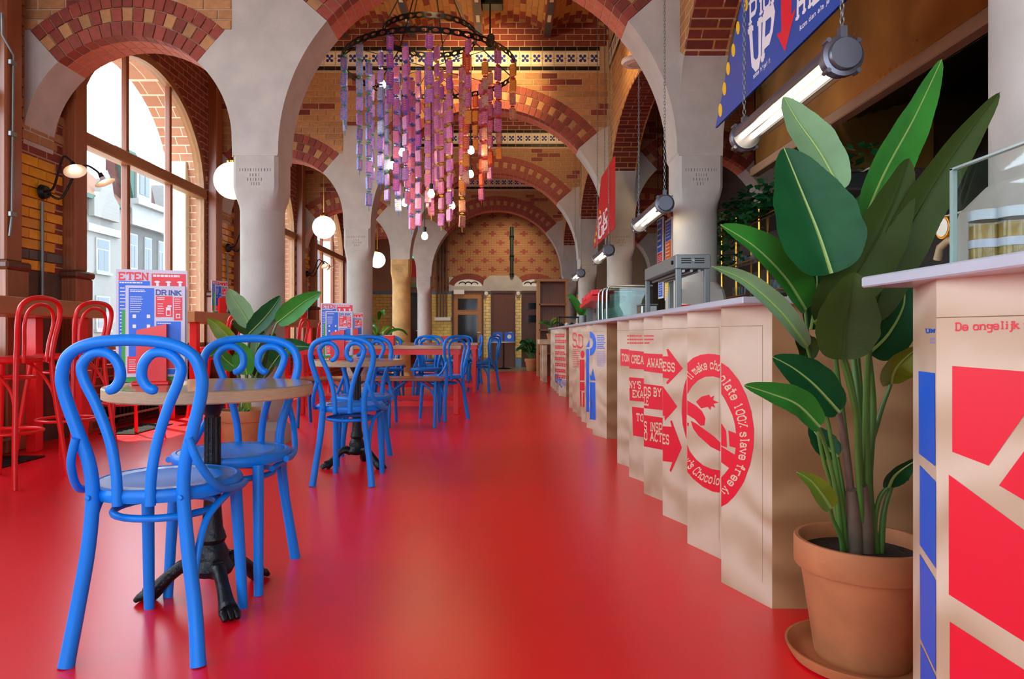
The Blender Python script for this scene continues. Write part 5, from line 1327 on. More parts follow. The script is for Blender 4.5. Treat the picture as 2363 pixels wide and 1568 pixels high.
MB().cbox(-.06, -.05, 0, .06, .05, .11, .006).build('body', m_red, o); MB().box(-.05, -.04, .11, .05, .04, .115).build('napkins', m_enamel, o)
o = thing('napkin_box', 'red napkin box on the second long table', 'box', (-.95, 10.7, .755))
MB().cbox(-.06, -.05, 0, .06, .05, .10, .006).build('body', m_red, o); MB().box(-.05, -.04, .10, .05, .04, .105).build('napkins', m_enamel, o)
# ------------------------------------------------------------------ plants
m_leafd = mat('dark_green_leaf', '154e26', .42, var=.22, scale=9, spec=.18); m_leaf = mat('mid_green_leaf', '2f7a28', .42, var=.2, scale=9, spec=.25)
m_leafo = mat('olive_leaf_back', '324216', .55, var=.2, scale=7, spec=.15); m_leafp = mat('pale_leaf_back', '76996c', .5, var=.15, scale=9, spec=.2); m_leafy = mat('yellow_green_leaf', '6a8a22', .4, var=.25, scale=7)
m_rib = mat('leaf_rib', '8fae5c', .4); m_stem = mat('green_stem', '4f7a34', .4, var=.15); m_stemp = mat('purple_brown_stem', '6a5a4c', .55, var=.3, scale=14)
m_leafm = {'d': m_leafd, 'm': m_leaf, 'o': m_leafo, 'p': m_leafp, 'y': m_leafy}
def leaf(t, mid, hw, kind, nrm=(0, -1, .15), fold=.25, rib=True, seed=0, asym=1.0):
    rn = random.Random(seed); mid = crv(mid, 6 if not rib else 16); k = len(mid) - 1; rows = []; nrm = Vector(nrm).normalized()
    for i, p in enumerate(mid):
        f = i / k; w = hw * (sin(pi * min(1, f ** .72 * .97 + .03)) ** .75) * (1 + .018 * sin(f * 31 + seed))
        tg = (mid[min(i + 1, k)] - mid[max(i - 1, 0)]).normalized(); sd = tg.cross(nrm).normalized(); nn = sd.cross(tg)
        r = []
        for j in range(9):
            u = (j - 4) / 4.; ww = w * (asym if u > 0 else 1.0)
            r.append(p + sd * (u * ww) + nn * (fold * abs(u) ** 1.3 * ww + .022 * ww * sin(f * 22 + u * 3 + seed) * abs(u) + (.0011 * sin(f * 130 + abs(u) * 5) * (1 - .3 * abs(u)) * (abs(u) > .1) if rib else 0)))
        rows.append(r)
    mb = MB().grid(rows); o = mb.build('leaf', m_leafm[kind], t, 180, w=True)
    if rib: MB().tube([p - nrm * -.002 for p in mid], [.0045 * (1 - .75 * i / k) for i in range(k + 1)], 5).build('midrib', m_rib if kind != 'o' else m_leafo, o, 60, w=True)
    return o
def pot(t, c, r, h, m=None):
    m = m or m_terra; M_ = [(r * .68, 0), (r * .70, .008), (r * .90, h * .76), (r * .985, h * .765), (r, h * .78), (r, h * .985), (r * .985, h), (r * .93, h), (r * .915, h * .985), (r * .90, h * .86)]
    MB().lathe(M_, c, 48, cap=False).build('pot', m, t, 40, w=True)
    MB().lathe([(r * .905, h * .87), (r * .5, h * .885), (.0005, h * .89)], c, 32, cap=False).build('soil', m_soil, t, 60, w=True)
PX, PY = P(1990, 1525, 1.85).x, 1.85
pl = thing('potted_plant', 'tall broad-leaved plant in a big terracotta pot at the right beside the bar', 'plant', (PX, PY, .02), group='potted plants')
sc_ = tag(MB().lathe([(.0005, .0), (.155, .0), (.172, .006), (.186, .030), (.188, .038), (.182, .038), (.165, .014), (.0005, .012)], (PX - .005, PY, 0), 48).build('plant_saucer', m_terra, smooth=40), 'wide terracotta saucer under the big pot at the right', 'saucer')
pot(pl, V(PX, PY, .012), .170, .315)
LV = [  # midrib in photo pixels (base first) with distance, half width in pixels, tone, fold
 ([(1918, 632), (1888, 540), (1848, 440), (1808, 342)], 1.60, 1.62, 102, 'd', .22), ([(1940, 440), (1890, 350), (1840, 280), (1808, 224)], 1.95, 2.0, 48, 'p', .35),
 ([(1985, 530), (2040, 400), (2110, 270), (2172, 138)], 1.90, 1.98, 46, 'm', .5), ([(2010, 740), (2075, 575), (2180, 390), (2306, 214)], 1.72, 1.66, 52, 'o', .35),
 ([(1885, 745), (1985, 615), (2052, 490), (2097, 366)], 1.66, 1.70, 66, 'o', .3), ([(1945, 830), (1948, 760), (1960, 690), (1972, 628)], 1.56, 1.54, 72, 'o', .3),
 ([(2005, 815), (2050, 770), (2085, 700), (2080, 630)], 1.78, 1.76, 52, 'd', .3), ([(1858, 715), (1810, 640), (1740, 570), (1662, 520)], 1.74, 1.62, 44, 'm', .75),
 ([(1862, 800), (1800, 720), (1720, 650), (1643, 616)], 1.70, 1.56, 24, 'p', .8), ([(1870, 760), (1880, 700), (1885, 650), (1880, 615)], 1.86, 1.9, 34, 'd', .3),
 ([(1935, 950), (1880, 890), (1830, 850), (1782, 824)], 1.70, 1.62, 46, 'd', .4), ([(1890, 985), (1840, 935), (1780, 910), (1716, 890)], 1.66, 1.54, 34, 'm', .6),
 ([(2056, 886), (2062, 860), (2080, 835), (2120, 800)], 1.80, 1.74, 38, 'y', .4), ([(2050, 1124), (2062, 1100), (2085, 1080), (2125, 1055)], 1.80, 1.74, 28, 'd', .4),
 ([(1916, 1172), (1895, 1140), (1870, 1110), (1838, 1090)], 1.72, 1.64, 24, 'y', .7), ([(1932, 1055), (1905, 1030), (1885, 1005), (1868, 982)], 1.80, 1.84, 30, 'd', .3),
 ([(1990, 640), (1960, 560), (1990, 480), (2030, 430)], 1.95, 2.0, 40, 'm', .4), ([(1860, 830), (1862, 800), (1850, 780), (1840, 740)], 1.76, 1.74, 24, 'o', .5)]
for i, (pts, d0, d1, hw, kd, fo) in enumerate(LV):
    mid = [P(x, y, d0 + (d1 - d0) * j / (len(pts) - 1)) for j, (x, y) in enumerate(pts)]
    leaf(pl, mid, hw * (d0 + d1) / 2 / F, kd, (0.1 * sin(i * 2.1), -1, .25 * cos(i * 1.7)), fo, seed=i)
base = P(1985, 1290, 1.85)
ST = [([(1968, 1290), (1965, 1150), (1950, 1000), (1925, 800), (1915, 625)], 1.72, .0075, 0), ([(1985, 1290), (1990, 1120), (1985, 900), (1965, 700), (1942, 440)], 1.95, .008, 0), ([(2000, 1290), (1995, 1100), (1978, 900), (1960, 700), (1986, 530)], 1.90, .009, 0),
      ([(2005, 1290), (2000, 1100), (2000, 900), (2010, 740)], 1.72, .010, 0), ([(1992, 1290), (1985, 1100), (1975, 950), (1945, 820), (1880, 740)], 1.66, .008, 0), ([(1995, 1290), (1980, 1080), (1975, 960), (1940, 820)], 1.60, .007, 0),
      ([(2020, 1290), (2005, 1120), (2015, 950), (2005, 815)], 1.80, .010, 0), ([(1950, 1285), (1920, 1130), (1890, 1010), (1858, 715)], 1.76, .006, 0), ([(1955, 1285), (1940, 1150), (1905, 950), (1862, 800)], 1.72, .006, 0),
      ([(1972, 1285), (1960, 1110), (1945, 1000), (1935, 950)], 1.72, .010, 1), ([(1948, 1285), (1930, 1140), (1905, 1030), (1888, 985)], 1.68, .006, 0), ([(2010, 1285), (2000, 1090), (2030, 960), (2056, 886)], 1.82, .007, 0),
      ([(2022, 1285), (2018, 1210), (2030, 1150), (2050, 1124)], 1.82, .007, 0), ([(1952, 1285), (1940, 1240), (1922, 1200), (1916, 1172)], 1.74, .006, 0), ([(1975, 1290), (1970, 1200), (1965, 1130)], 1.80, .020, 1), ([(1998, 1290), (1996, 1200), (1990, 1120)], 1.80, .019, 1), ([(2030, 1285), (2040, 1180), (2062, 1110)], 1.84, .008, 0), ([(1962, 1290), (1955, 1200), (1932, 1055)], 1.84, .008, 0)]
for pts, d, r, kd in ST:
    q = [P(x, y, 1.85 + (d - 1.85) * j / (len(pts) - 1)) for j, (x, y) in enumerate(pts)]; q[0] = V(q[0].x, PY - (q[0].x - PX) * .1, .285); q = crv(q, 5)
    MB().tube(q, [r * (1.25 - .55 * j / (len(q) - 1)) for j in range(len(q))], 8).build('stem', m_stemp if kd else m_stem, pl, 60, w=True)
# plant by the first column
QX, QY = P(562, 1000, 5.0).x, 5.0
pl2 = thing('potted_plant', 'leafy plant in a terracotta pot in front of the nearest column', 'plant', (QX, QY, 0), group='potted plants')
pot(pl2, V(QX, QY, 0), .172, .335)
L2 = [([(580, 755), (560, 720), (540, 690), (528, 667)], 5.0, 4.95, 24, 'p', .3), ([(575, 770), (605, 740), (630, 710), (648, 683)], 4.95, 4.9, 22, 'd', .4), ([(640, 745), (672, 720), (705, 695), (742, 675)], 4.9, 4.8, 24, 'm', .25),
      ([(545, 800), (525, 775), (500, 750), (478, 735)], 4.9, 4.8, 20, 'y', .5), ([(545, 850), (520, 830), (505, 815), (485, 822)], 4.9, 4.8, 20, 'm', .5), ([(570, 865), (565, 835), (560, 810), (545, 792)], 4.85, 4.8, 26, 'm', .3),
      ([(610, 770), (580, 765), (555, 755), (535, 740)], 5.0, 5.0, 14, 'o', .5), ([(630, 840), (650, 815), (675, 800), (720, 802)], 4.95, 4.85, 24, 'd', .4), ([(590, 870), (612, 840), (620, 800), (635, 770)], 5.0, 5.0, 26, 'o', .3),
      ([(585, 870), (590, 820), (600, 770), (640, 735)], 5.05, 5.1, 16, 'p', .3), ([(575, 945), (570, 930), (566, 915), (560, 905)], 4.9, 4.85, 10, 'y', .4)]
for i, (pts, d0, d1, hw, kd, fo) in enumerate(L2):
    mid = [P(x, y, d0 + (d1 - d0) * j / (len(pts) - 1)) for j, (x, y) in enumerate(pts)]; leaf(pl2, mid, hw * d0 / F, kd, (.1 * sin(i * 2.1), -1, .2 * cos(i)), fo, seed=i + 40)
    b = mid[0]; MB().tube(crv([V(QX + .03 * cos(i * 2.4), QY + .03 * sin(i * 2.4), .29), V((QX + b.x) / 2, (QY + b.y) / 2, .29 + (b.z - .29) * .55), b], 6), .0075, 7).build('stem', m_stem, pl2, 60, w=True)
def bush(label, c, r, h, n, potr, poth, tones, lw=.05, seed=3, potm=None, ll=.3):
    t = thing('potted_plant', label, 'plant', c, group='potted plants'); rn = random.Random(seed); c = Vector(c)
    pot(t, c, potr, poth, potm)
    for i in range(n):
        a = rn.uniform(0, 2 * pi); f = rn.uniform(.25, 1); rr = r * f; zz = poth * .9 + (h - poth * .9) * rn.uniform(.25, .8)
        b = c + V(rr * .35 * cos(a), rr * .35 * sin(a), zz); d = V(cos(a), sin(a), 0); L = ll * rn.uniform(.7, 1.2)
        leaf(t, [b, b + d * L * .35 + V(0, 0, L * .3), b + d * L * .75 + V(0, 0, L * .32), b + d * L + V(0, 0, L * .12)], lw * rn.uniform(.7, 1.1), rn.choice(tones), (-.35 * d.x, -.6 - .35 * d.y, .8), .25, rib=False, seed=i + seed)
        if i % 2 == 0: MB().tube([c + V(.03 * cos(a), .03 * sin(a), poth * .88), (c + b) / 2 + V(0, 0, poth * .3), b], .006, 5).build('stem', m_stem, t, w=True)
bush('dark bushy plant in a small terracotta pot by the far door', (.62, 16.9, 0), .42, .78, 34, .17, .30, 'd', .06, 5, ll=.24)
bush('bright green plant behind the second column', (-2.2, 11.9, 0), .34, 1.42, 16, .16, .3, 'my', .06, 8, ll=.42)
bush('small green plant on the wooden stand at the far bar end', (.82, 12.9, .79), .16, .42, 12, .07, .11, 'my', .03, 12, ll=.16)
# ------------------------------------------------------------------ kitchen behind the bar
hd = thing('extractor_hood', 'large patinated brass extractor hood above the bar kitchen', 'hood', (2.6, 3.7, 2.1))
hx, hy0, hy1 = 1.92, 2.10, 5.36
MB().box(hx, hy0, 2.16, hx + .02, hy1, 3.4).build('front_panel', m_hood, hd, w=True)
for yy in (hy0, hy1 - .02): MB().box(hx, yy, 2.16, 3.29, yy + .02, 3.4).build('end_panel', m_hood, hd, w=True)
MB().cbox(hx - .03, hy0 - .02, 2.10, hx + .04, hy1 + .02, 2.165, .006).build('rim', woodmat('hood_rim_wood', '9c7a5c', '86664a', .4, (2, .5, 2), 2.), hd, w=True)
MB().box(hx - .006, hy0, 2.165, hx, hy1, 2.18).build('brass_trim', m_brass, hd, w=True)
MB().box(hx + .04, hy0 + .02, 2.9, 3.29, hy1 - .02, 2.95).build('inner_top', m_dark, hd, w=True)
for i in range(14): MB().box(hx + .35 + i * .1, hy0 + .05, 2.42 + i * .03, hx + .40 + i * .1, hy1 - .05, 2.50 + i * .03).build('filter_slat', m_black, hd, w=True)
# dark kitchen back wall panelling
for i_, yy in enumerate((2.7, 3.7, 4.7)):
    q = MB().lathe([(.0005, 2.885), (.07, 2.885), (.08, 2.9)], (2.35, yy, 0), 20).build('hood_light', emis('added_hood_glow', (1, .78, .5), 12.0), hd, w=True)  # glowing discs added up inside the hood to light the rack area
kb = struct(MB().box(3.3, 1.0, 0, 3.36, 5.8, 3.4).build('wall_kitchen', mat('black_kitchen_panel', '17161a', .35)))
bc = thing('back_counter', 'dark stainless back counter behind the bar', 'counter', (2.6, 3.6, 0))
MB().cbox(2.35, 1.6, .86, 3.2, 5.6, .90, .004).build('top', m_steel, bc, w=True)
for i in range(5): MB().cbox(2.38, 1.65 + i * .79, .1, 3.2, 1.65 + i * .79 + .77, .86, .006).build('door', m_black, bc, w=True)
def at(x, y, X): return onplane(x, y, (X, 0, 0), (1, 0, 0))
fr = thing('tall_oven', 'tall stainless oven cabinet behind the big plant', 'oven', (2.75, 3.05, .9))
MB().cbox(2.4, 2.75, .90, 3.1, 3.42, 1.66, .01).build('body', m_steel, fr, w=True)
MB().box(2.385, 2.80, .96, 2.40, 3.36, 1.50).build('door', mat('oven_black_glass', '0b0b0d', .08), fr, w=True)
MB().cbox(2.38, 2.76, 1.54, 2.402, 3.41, 1.64, .004).build('control_panel', m_steel, fr, w=True)
MB().tube([V(2.36, 2.83, 1.47), V(2.36, 3.33, 1.47)], .012, 8).build('handle', m_steel, fr, 50, w=True)
cm = thing('coffee_machine', 'dark coffee machine with round gauge behind the glass screen', 'coffee machine', (2.15, 2.45, .9))
MB().cbox(1.98, 2.28, .90, 2.55, 2.72, 1.28, .02).build('body', m_black, cm, w=True)
g = at(2180, 525, 1.97)
MB().lathe([(.0005, -.012), (.052, -.012), (.058, 0), (.058, .01)], g, 24, 'X').build('gauge', m_brass, cm, 40, w=True)
MB().lathe([(.0005, -.014), (.042, -.0135)], g, 24, 'X', cap=False).build('gauge_face', m_enamel, cm, w=True)
MB().tube([at(2163, 600, 1.97), at(2170, 572, 1.97), at(2190, 556, 1.97), at(2225, 553, 1.97)], .018, 8).build('arch_trim', mat('cream_trim', 'b59a78', .4), cm, 50, w=True)
MB().tube([at(2180, 500, 1.96), at(2260, 478, 1.96)], .006, 6).build('bar', m_steel, cm, 50, w=True)
bd = thing('chalk_menu_board', 'small black notice board with white print seen between the plant leaves', 'board', at(1985, 450, 2.3))
a, b = at(1966, 475, 2.3), at(1993, 400, 2.3)
MB().cbox(2.3, b.y - .1, a.z, 2.315, a.y, b.z + .02, .003).build('board', m_black, bd, w=True)
MB().box(2.297, b.y - .1, b.z + .01, 2.3, a.y, b.z + .02).box(2.297, a.y - .012, a.z, 2.3, a.y, b.z).build('frame', m_enamel, bd, w=True)
flat('print', [[(q[0], q[1]) for q in p] for p in lines_quad(0, 0, 1, 1, 6, .25, 3)], m_pwhite, bd, lambda u, v: V(2.2985, a.y - .04 - u * .16, b.z - .04 - v * .2) - wloc(bd))
for i, (px, yy) in enumerate(((1893, 5.4), (1922, 5.2))):
    o = thing('white_appliance', ('white rounded appliance behind the plant, farther along the kitchen', 'white rounded appliance behind the plant, nearer the camera')[i], 'appliance', (2.5, yy, .9))
    c = at(px, 640, 2.5)
    MB().lathe([(.10, .9), (.10, 1.12), (.085, 1.14), (.085, 1.20), (.10, 1.22), (.10, 1.34), (.06, 1.37)], (2.5, c.y, 0), 20).build('body', m_enamel, o, 40, w=True)
    MB().lathe([(.101, 1.14), (.101, 1.16)], (2.5, c.y, 0), 20).build('band', m_steel, o, w=True)
# brass glass rack with greenery
rk = thing('brass_glass_rack', 'brass shelf rack holding glasses under trailing greenery behind the bar', 'rack', (2.05, 5.0, 1.0))
for x in (1.90, 2.16):
    for y in (4.10, 4.66, 5.20, 5.72, 6.1): MB().tube([V(x, y, .92), V(x, y, 1.86)], .011, 8).build('post', m_brass, rk, 50, w=True)
for z in (1.16, 1.42, 1.72):
    MB().box(1.89, 4.05, z, 2.17, 6.15, z + .012).build('shelf', mat('smoked_glass_shelf', '2a2018', .2), rk, w=True)
    MB().tube([V(1.885, 4.05, z + .03), V(1.885, 6.15, z + .03)], .006, 6).tube([V(2.175, 4.05, z + .03), V(2.175, 6.15, z + .03)], .006, 6).build('rail', m_brass, rk, 50, w=True)
MB().box(1.9, 4.1, .90, 2.17, 6.1, .92).build('foot_plate', m_brass, rk, w=True)
MB().box(2.0, 4.2, 0, 2.35, 6.1, .90).build('plinth', m_black, rk, w=True)
m_tumb = mat('clear_tumbler', 'cfd6d8', .05, spec=.6); 
tum = MB().lathe([(.028, 0), (.030, .004), (.036, .10), (.034, .10), (.028, .008), (.0005, .008)], (0, 0, 0), 14).mesh('tumbler', [glassmat('tumbler_glass', (.80, .84, .86), 1.0)], 50)
n_ = 0
for z, l in ((1.172, 'lower'), (1.432, 'middle')):
    for i in range(9):
        y = 4.2 + i * .21; 
        if any(abs(y - q) < .05 for q in (4.66, 5.2, 5.72)): y += .08
        for j, x in enumerate((1.955, 2.065)):
            o = bpy.data.objects.new('glass_tumbler', tum); COL.objects.link(o); o.location = (x, y, z)
            tag(o, 'clear glass tumbler in the rows on the %s brass shelf' % l, 'glass', 'tumblers on the %s brass shelf' % l)
gv = thing('trailing_plant', 'trailing green foliage along the top of the brass rack', 'plant', (2.03, 5.0, 1.735), group='potted plants')
MB().cbox(1.92, 4.1, 1.732, 2.14, 6.1, 1.84, .01).build('trough', m_black, gv, w=True)
rn = random.Random(5); lf = MB()
for i in range(1200):
    y = rn.uniform(4.05, 6.15); dz = rn.uniform(-.42, .16) if rn.random() < .5 * (y > 5.6) + .06 else rn.uniform(-.08, .16)
    p = V(1.9 + rn.uniform(-.08, .26 if dz > 0 else .03), y, 1.84 + dz); s = rn.uniform(.035, .075); a = rn.uniform(0, 6.28)
    d = V(cos(a), sin(a), rn.uniform(-.6, .4)).normalized() * s; w = d.cross(V(rn.uniform(-1, 1), rn.uniform(-1, 1), 1)).normalized() * s * .45
    lf.add([p, p + d * .5 + w, p + d, p + d * .5 - w], [(0, 1, 2, 3)])
lf.build('foliage', m_leafd, gv, w=True, kind='stuff')
# oblique poster boards behind the bar
def poster(label, x0, x1, ya, yb, X, cols):
    a, b = at(x0, ya, X), at(x1, yb, X); t = thing('poster_board', label, 'poster', (X, (a.y + b.y) / 2, min(a.z, b.z)), group='poster boards behind the bar')
    z0, z1 = HC - (yb - CY) * b.y / F, HC - (ya - CY) * b.y / F
    MB().box(X, b.y, z0, X + .015, a.y, z1).build('board', m_pwhite, t, w=True)
    hang = z0 > 1.6
    for yy in (b.y + .03, a.y - .03): MB().box(X + .004, yy - .004, z1 if hang else 0, X + .012, yy + .004, 5.0 if hang else z0).build('hanger' if hang else 'foot', m_black, t, w=True)
    for (f0, f1, m) in cols:
        k = MB().box(X - .002, b.y + .03, z0 + (z1 - z0) * f0, X, a.y - .03, z0 + (z1 - z0) * f1).build('colour_field', m, t, w=True)
        zz0, zz1 = z0 + (z1 - z0) * f0, z0 + (z1 - z0) * f1
        flat('print', lines_quad(0, 0, 1, 1, 5, .3, int(f0 * 100) + 3), m_pwhite, k, lambda u, v: V(X - .0025, a.y - .05 - u * (a.y - b.y - .1), zz1 - .03 - v * (zz1 - zz0 - .04)) - wloc(k))
poster('blue and red poster board behind the second tube lamp', 1516, 1529, 500, 612, 1.98, [(.3, .97, m_pblue), (.02, .28, m_pred)])
poster('blue and orange poster board left of the grey column', 1535, 1550, 500, 606, 1.98, [(.52, .95, m_pblue), (.03, .5, m_porange)])
poster('white poster board partly hidden by the grey column', 1554, 1572, 500, 606, 1.98, [(.3, .36, m_pred)])
poster('blue poster low behind the heat lamp', 1519, 1530, 648, 688, 1.98, [(.1, .9, m_pblue)])
poster('yellow poster low behind the heat lamp', 1534, 1544, 648, 692, 1.98, [(.1, .95, m_pyel)])
# ------------------------------------------------------------------ things on the worktop
hl = thing('heat_lamp_station', 'grey steel heat lamp station standing on the bar', 'heat lamp', (1.05, 4.3, .99))
xa, xb, ya, yb = .955, 1.15, 3.90, 4.78
for x in (xa, xb - .035):
    for y in (ya, yb - .03): MB().cbox(x + .002, y + .002, .99, x + .033, y + .028, 1.2445, .003).build('post', m_greysteel, hl, w=True)
MB().cbox(xa, ya, 1.245, xb, yb, 1.325, .004).build('top_box', m_greysteel, hl, w=True)
v = MB()
for r in range(3):
    for q in (0, 1): v.box(xa + .03 + q * .075, ya - .002, 1.275 + r * .012, xa + .085 + q * .075, ya, 1.281 + r * .012)
v.build('vent_slot', m_dark, hl, w=True)
MB().lathe([(.0005, -.012), (.008, -.012), (.008, 0)], (xa + .095, ya, 1.29), 10, 'Y').build('knob', m_steel, hl, w=True)
MB().lathe([(.012, -.01), (.012, 0)], (xa, ya + .07, 1.285), 10, 'X').build('switch', m_dark, hl, w=True)
for k in range(3): MB().tube([V(xa + .05 + k * .045, ya + .03, 1.235), V(xa + .05 + k * .045, yb - .03, 1.235)], .009, 8).build('heater_rod', m_steel, hl, 50, w=True)
MB().cbox(xa + .02, ya + .02, .99, xb - .02, yb - .02, 1.0, .003).build('tray', m_steel, hl, w=True)
o = thing('red_basket', 'small red checked basket under the heat lamp', 'basket', (1.07, 4.15, 1.0))
MB().lathe([(.04, 0), (.058, .05), (.054, .05), (.04, .006), (.0005, .006)], (0, 0, 0), 8).build('basket', m_red, o); MB().lathe([(.03, .03), (.035, .055), (.0005, .07)], (0, 0, 0), 10).build('napkin', m_enamel, o, 60)
o = thing('steel_container', 'grey steel tub beside the heat lamp foot', 'container', (1.0, 4.95, .99)); MB().cbox(-.05, -.09, 0, .06, .09, .09, .006).build('tub', m_steel, o); MB().cbox(-.055, -.095, .09, .065, .095, .1, .003).build('lid', m_greysteel, o)
def guard(y, label):
    t = thing('glass_guard', label, 'glass guard', (1.05, y, .99), group='bar glass guards')
    MB().box(.90, y, .99, 1.30, y + .006, 1.29).build('pane', glassmat('guard_glass', (.72, .82, .80), 1.0), t, w=True)
    MB().tube(crv([V(.895, y, .99), V(.895, y, 1.24), V(.91, y, 1.29), V(.95, y, 1.305), V(1.3, y, 1.31)], 5), .009, 8).build('rail', m_steel, t, 50, w=True)
guard(6.15, 'nearest of the three curved glass guards on the bar'); guard(6.42, 'middle one of the three curved glass guards on the bar'); guard(6.70, 'farthest of the three curved glass guards on the bar')
rf_ = thing('red_display_tray', 'tilted red tray heaped with red packets on the bar', 'tray', (1.0, 7.6, .99))
MB().box(.93, 7.1, .99, 1.0, 7.14, 1.22).box(.93, 8.0, .99, 1.0, 8.04, 1.22).build('stand', m_greysteel, rf_, w=True)
MB().prism([(7.05, 1.22), (8.1, 1.18), (8.1, 1.22), (7.05, 1.27)], YZ(.86), 0, .36).build('tray', m_red, rf_, w=True)
rn = random.Random(9)
for i in range(16):
    y = 7.12 + (i % 8) * .125; x = .90 + (i // 8) * .16
    o = MB().cbox(-.05, -.045, 0, .05, .045, .055, .008).build('red_packet', m_pred); o.location = (x + .03, y, 1.272 - (y - 7.05) * .042 + .012); o.rotation_euler = (rn.uniform(-.1, .1), rn.uniform(-.1, .1), rn.uniform(-.4, .4))
    tag(o, 'glossy red packet heaped in the red tray on the bar', 'packet', 'red packets in the tray')
vp = thing('leafy_vase', 'dark green leaf cluster in a glass vase on the bar before the red tray', 'plant', (.93, 8.4, .99), group='potted plants')
MB().lathe([(.04, 0), (.045, .12), (.04, .12), (.035, .01), (.0005, .01)], (0, 0, 0), 14).build('vase', m_greysteel, vp, 50)
for i, (a, h) in enumerate(((2.6, .22), (3.4, .26), (1.2, .2), (5.3, .16), (.3, .2))):
    c = wloc(vp) + V(0, 0, .1); d = V(cos(a), .3 * sin(a), 0); leaf(vp, [c, c + d * .07 + V(0, 0, h * .5), c + d * .14 + V(0, 0, h * .9), c + d * .2 + V(0, 0, h)], .045, 'dm'[i % 2], (0, -1, .3), .4, rib=False, seed=i)
gs = thing('glass_screen', 'clear glass screen standing on the counter at the right edge', 'glass screen', (.875, 1.1, .99))
MB().box(.872, .75, .99, .880, 1.36, 1.195).build('pane', glassmat('screen_glass', (.90, .94, .93), 1.0), gs, w=True)
MB().box(.871, 1.354, .99, .881, 1.362, 1.196).box(.871, .75, 1.193, .881, 1.362, 1.197).build('polished_edge', mat('glass_edge', '9ab0a8', .15), gs, w=True)
m_jar = glassmat('jar_glass', (.93, .93, .90), 1.0); m_paste = mat('amber_contents', 'b08a4a', .5, var=.3, scale=30)
for i, (px, D) in enumerate(((2276, 1.36), (2345, 1.32))):
    x = (px - CX) * D / F; t = thing('glass_jar', ('glass jar with pale lid and amber contents, left one behind the screen', 'glass jar with pale lid at the right picture edge')[i], 'jar', (x, D, .99), group='jars on the counter')
    r = .030
    MB().lathe([(r, 0), (r, .098), (r * .9, .106)], (0, 0, 0), 24, cap=False).build('glass', m_jar, t, 50); MB().lathe([(.0005, .002), (r * .94, .002), (r * .94, .094), (.0005, .094)], (0, 0, 0), 24).build('contents', m_paste, t, 50)
    MB().lathe([(r * 1.02, .104), (r * 1.04, .108), (r * 1.04, .120), (r * .98, .124), (.0005, .124)], (0, 0, 0), 24).build('lid', mat('pale_lid', 'c8ccd4', .4), t, 40)
    MB().lathe([(r * 1.005, .05), (r * 1.005, .066)], (0, 0, 0), 24, cap=False).build('label_band', m_plavender, t, 50)
# ------------------------------------------------------------------ far end furniture
st = thing('side_table', 'small round bistro table in front of the far brown door', 'table', P(1162, 844, 18.0) * 1)
c = V(fx(1162, 17.9), 17.9, 0); st.location = c
MB().lathe([(.0005, .68), (.32, .68), (.32, .70), (.0005, .70)], (0, 0, 0), 28).build('top', m_enamel, st, 40); MB().lathe([(.02, .02), (.02, .68)], (0, 0, 0), 10).build('stem', m_black, st, 50); MB().lathe([(.2, 0), (.18, .02), (.03, .04)], (0, 0, 0), 20).build('foot', m_black, st, 40)
for i, dx in enumerate((-.15, .15)):
    o = thing('tablet_display', ('left', 'right')[i] + ' blue display with white heart on the small far table', 'display', (c.x + dx, c.y - .05, .702), group='blue displays')
    MB().cbox(-.125, -.01, 0, .125, .012, .24, .005).build('panel', m_pblue, o); MB().lathe([(.0005, -.0115), (.055, -.0115)], (0, 0, .13), 14, 'Y', cap=False).build('emblem', m_pwhite, o); MB().box(-.06, .012, 0, .06, .08, .012).build('foot', m_black, o)
sh = thing('shelf_unit', 'tall open wooden shelf unit at the far bar end', 'shelf', (.98, 14.6, 0))
D = 14.6; m_shw = woodmat('red_brown_wood', '96583a', '7a4430', .4, (3, 3, .6), 2.); m_shp = woodmat('pine_batten', 'b8834c', '9c6a3a', .4, (3, 3, .6), 2.)
for x in (1240, 1305):
    a = fx(x, D); MB().box(a, D, 0, a + .06, D + .5, fz(648, D)).build('side', m_shp, sh, w=True)
MB().box(fx(1235, D), D - .02, fz(650, D), fx(1312, D), D + .52, fz(644, D)).build('top', m_shp, sh, w=True)
for y in (701, 760, 815): MB().box(fx(1244, D), D, fz(y + 4, D), fx(1306, D), D + .5, fz(y, D)).build('shelf', m_shw, sh, w=True)
MB().box(fx(1244, D), D + .46, 0, fx(1306, D), D + .48, fz(650, D)).build('back', m_shw, sh, w=True)
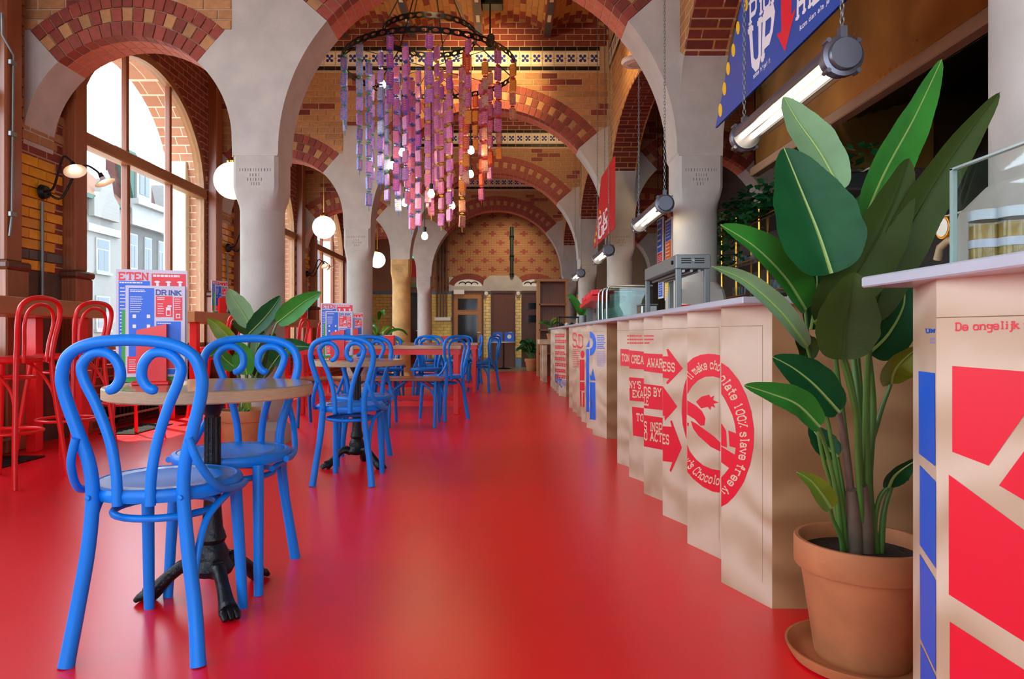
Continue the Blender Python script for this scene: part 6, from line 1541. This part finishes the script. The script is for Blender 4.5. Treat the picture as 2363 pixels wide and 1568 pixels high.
ws = thing('wooden_stand', 'chunky light wooden table at the far end of the bar', 'table', (.86, 12.9, 0))
MB().cbox(.60, 12.6, .70, 1.25, 13.4, .79, .01).build('top', m_ply, ws, w=True)
for x in (.66, 1.1):
    for y in (12.66, 13.25): MB().cbox(x, y, 0, x + .09, y + .09, .70, .006).build('leg', m_ply, ws, w=True)
kf = thing('display_case', 'black framed glass display case on the far bar end', 'case', (1.0, 11.5, .99))
b = MB()
for x in (.86, 1.22):
    for y in (11.3, 11.8): b.box(x, y, .99, x + .015, y + .015, 1.17)
for z in (.99, 1.16):
    for y in (11.3, 11.8): b.box(.86, y, z, 1.235, y + .015, z + .015)
    for x in (.86, 1.22): b.box(x, 11.3, z, x + .015, 11.815, z + .015)
b.build('frame', m_black, kf, w=True); MB().box(.865, 11.31, 1.0, 1.23, 11.315, 1.16).build('pane', m_glass, kf, w=True)
for i in range(4): MB().lathe([(.03, 0), (.04, .05), (.0005, .08)], (.92 + i * .085, 11.5, 1.005), 8).build('contents', (m_black, m_enamel)[i % 2], kf, w=True)
# room details on the window piers
o = MB().cbox(*(P(486, 412, 8.9) + V(-.02, 0, 0)), *(P(490, 380, 8.9) + V(.03, .06, 0)), .004).build('wall_sensor', mat('blue_grey_plastic', '4a6080', .4)); tag(o, 'small blue-grey sensor box on the pilaster right of the first window', 'sensor')
sp = P(352, 148, 7.7); t = thing('clamp_spotlight', 'small clamp spotlight at the crown of the first window arch', 'spotlight', sp)
MB().lathe([(.0005, -.05), (.025, -.05), (.035, 0), (.05, .05), (.046, .05), (.0005, .02)], sp, 16, M=Matrix.Rotation(radians(150), 4, 'X')).build('shade', m_greysteel, t, 40, w=True)
MB().tube([sp + V(0, 0, .03), sp + V(-.1, 0, .06), V(XL, sp.y, sp.z + .08)], .008, 6).build('arm', m_black, t, 50, w=True)
o = MB().tube([P(372, 172, 7.75), P(420, 210, 8.2), P(480, 300, 8.88), P(482, 560, 8.9), P(482, 640, 8.9)], .006, 6).build('wall_cable', m_black, smooth=50); tag(o, 'thin dark cable running down beside the first window', 'cable')
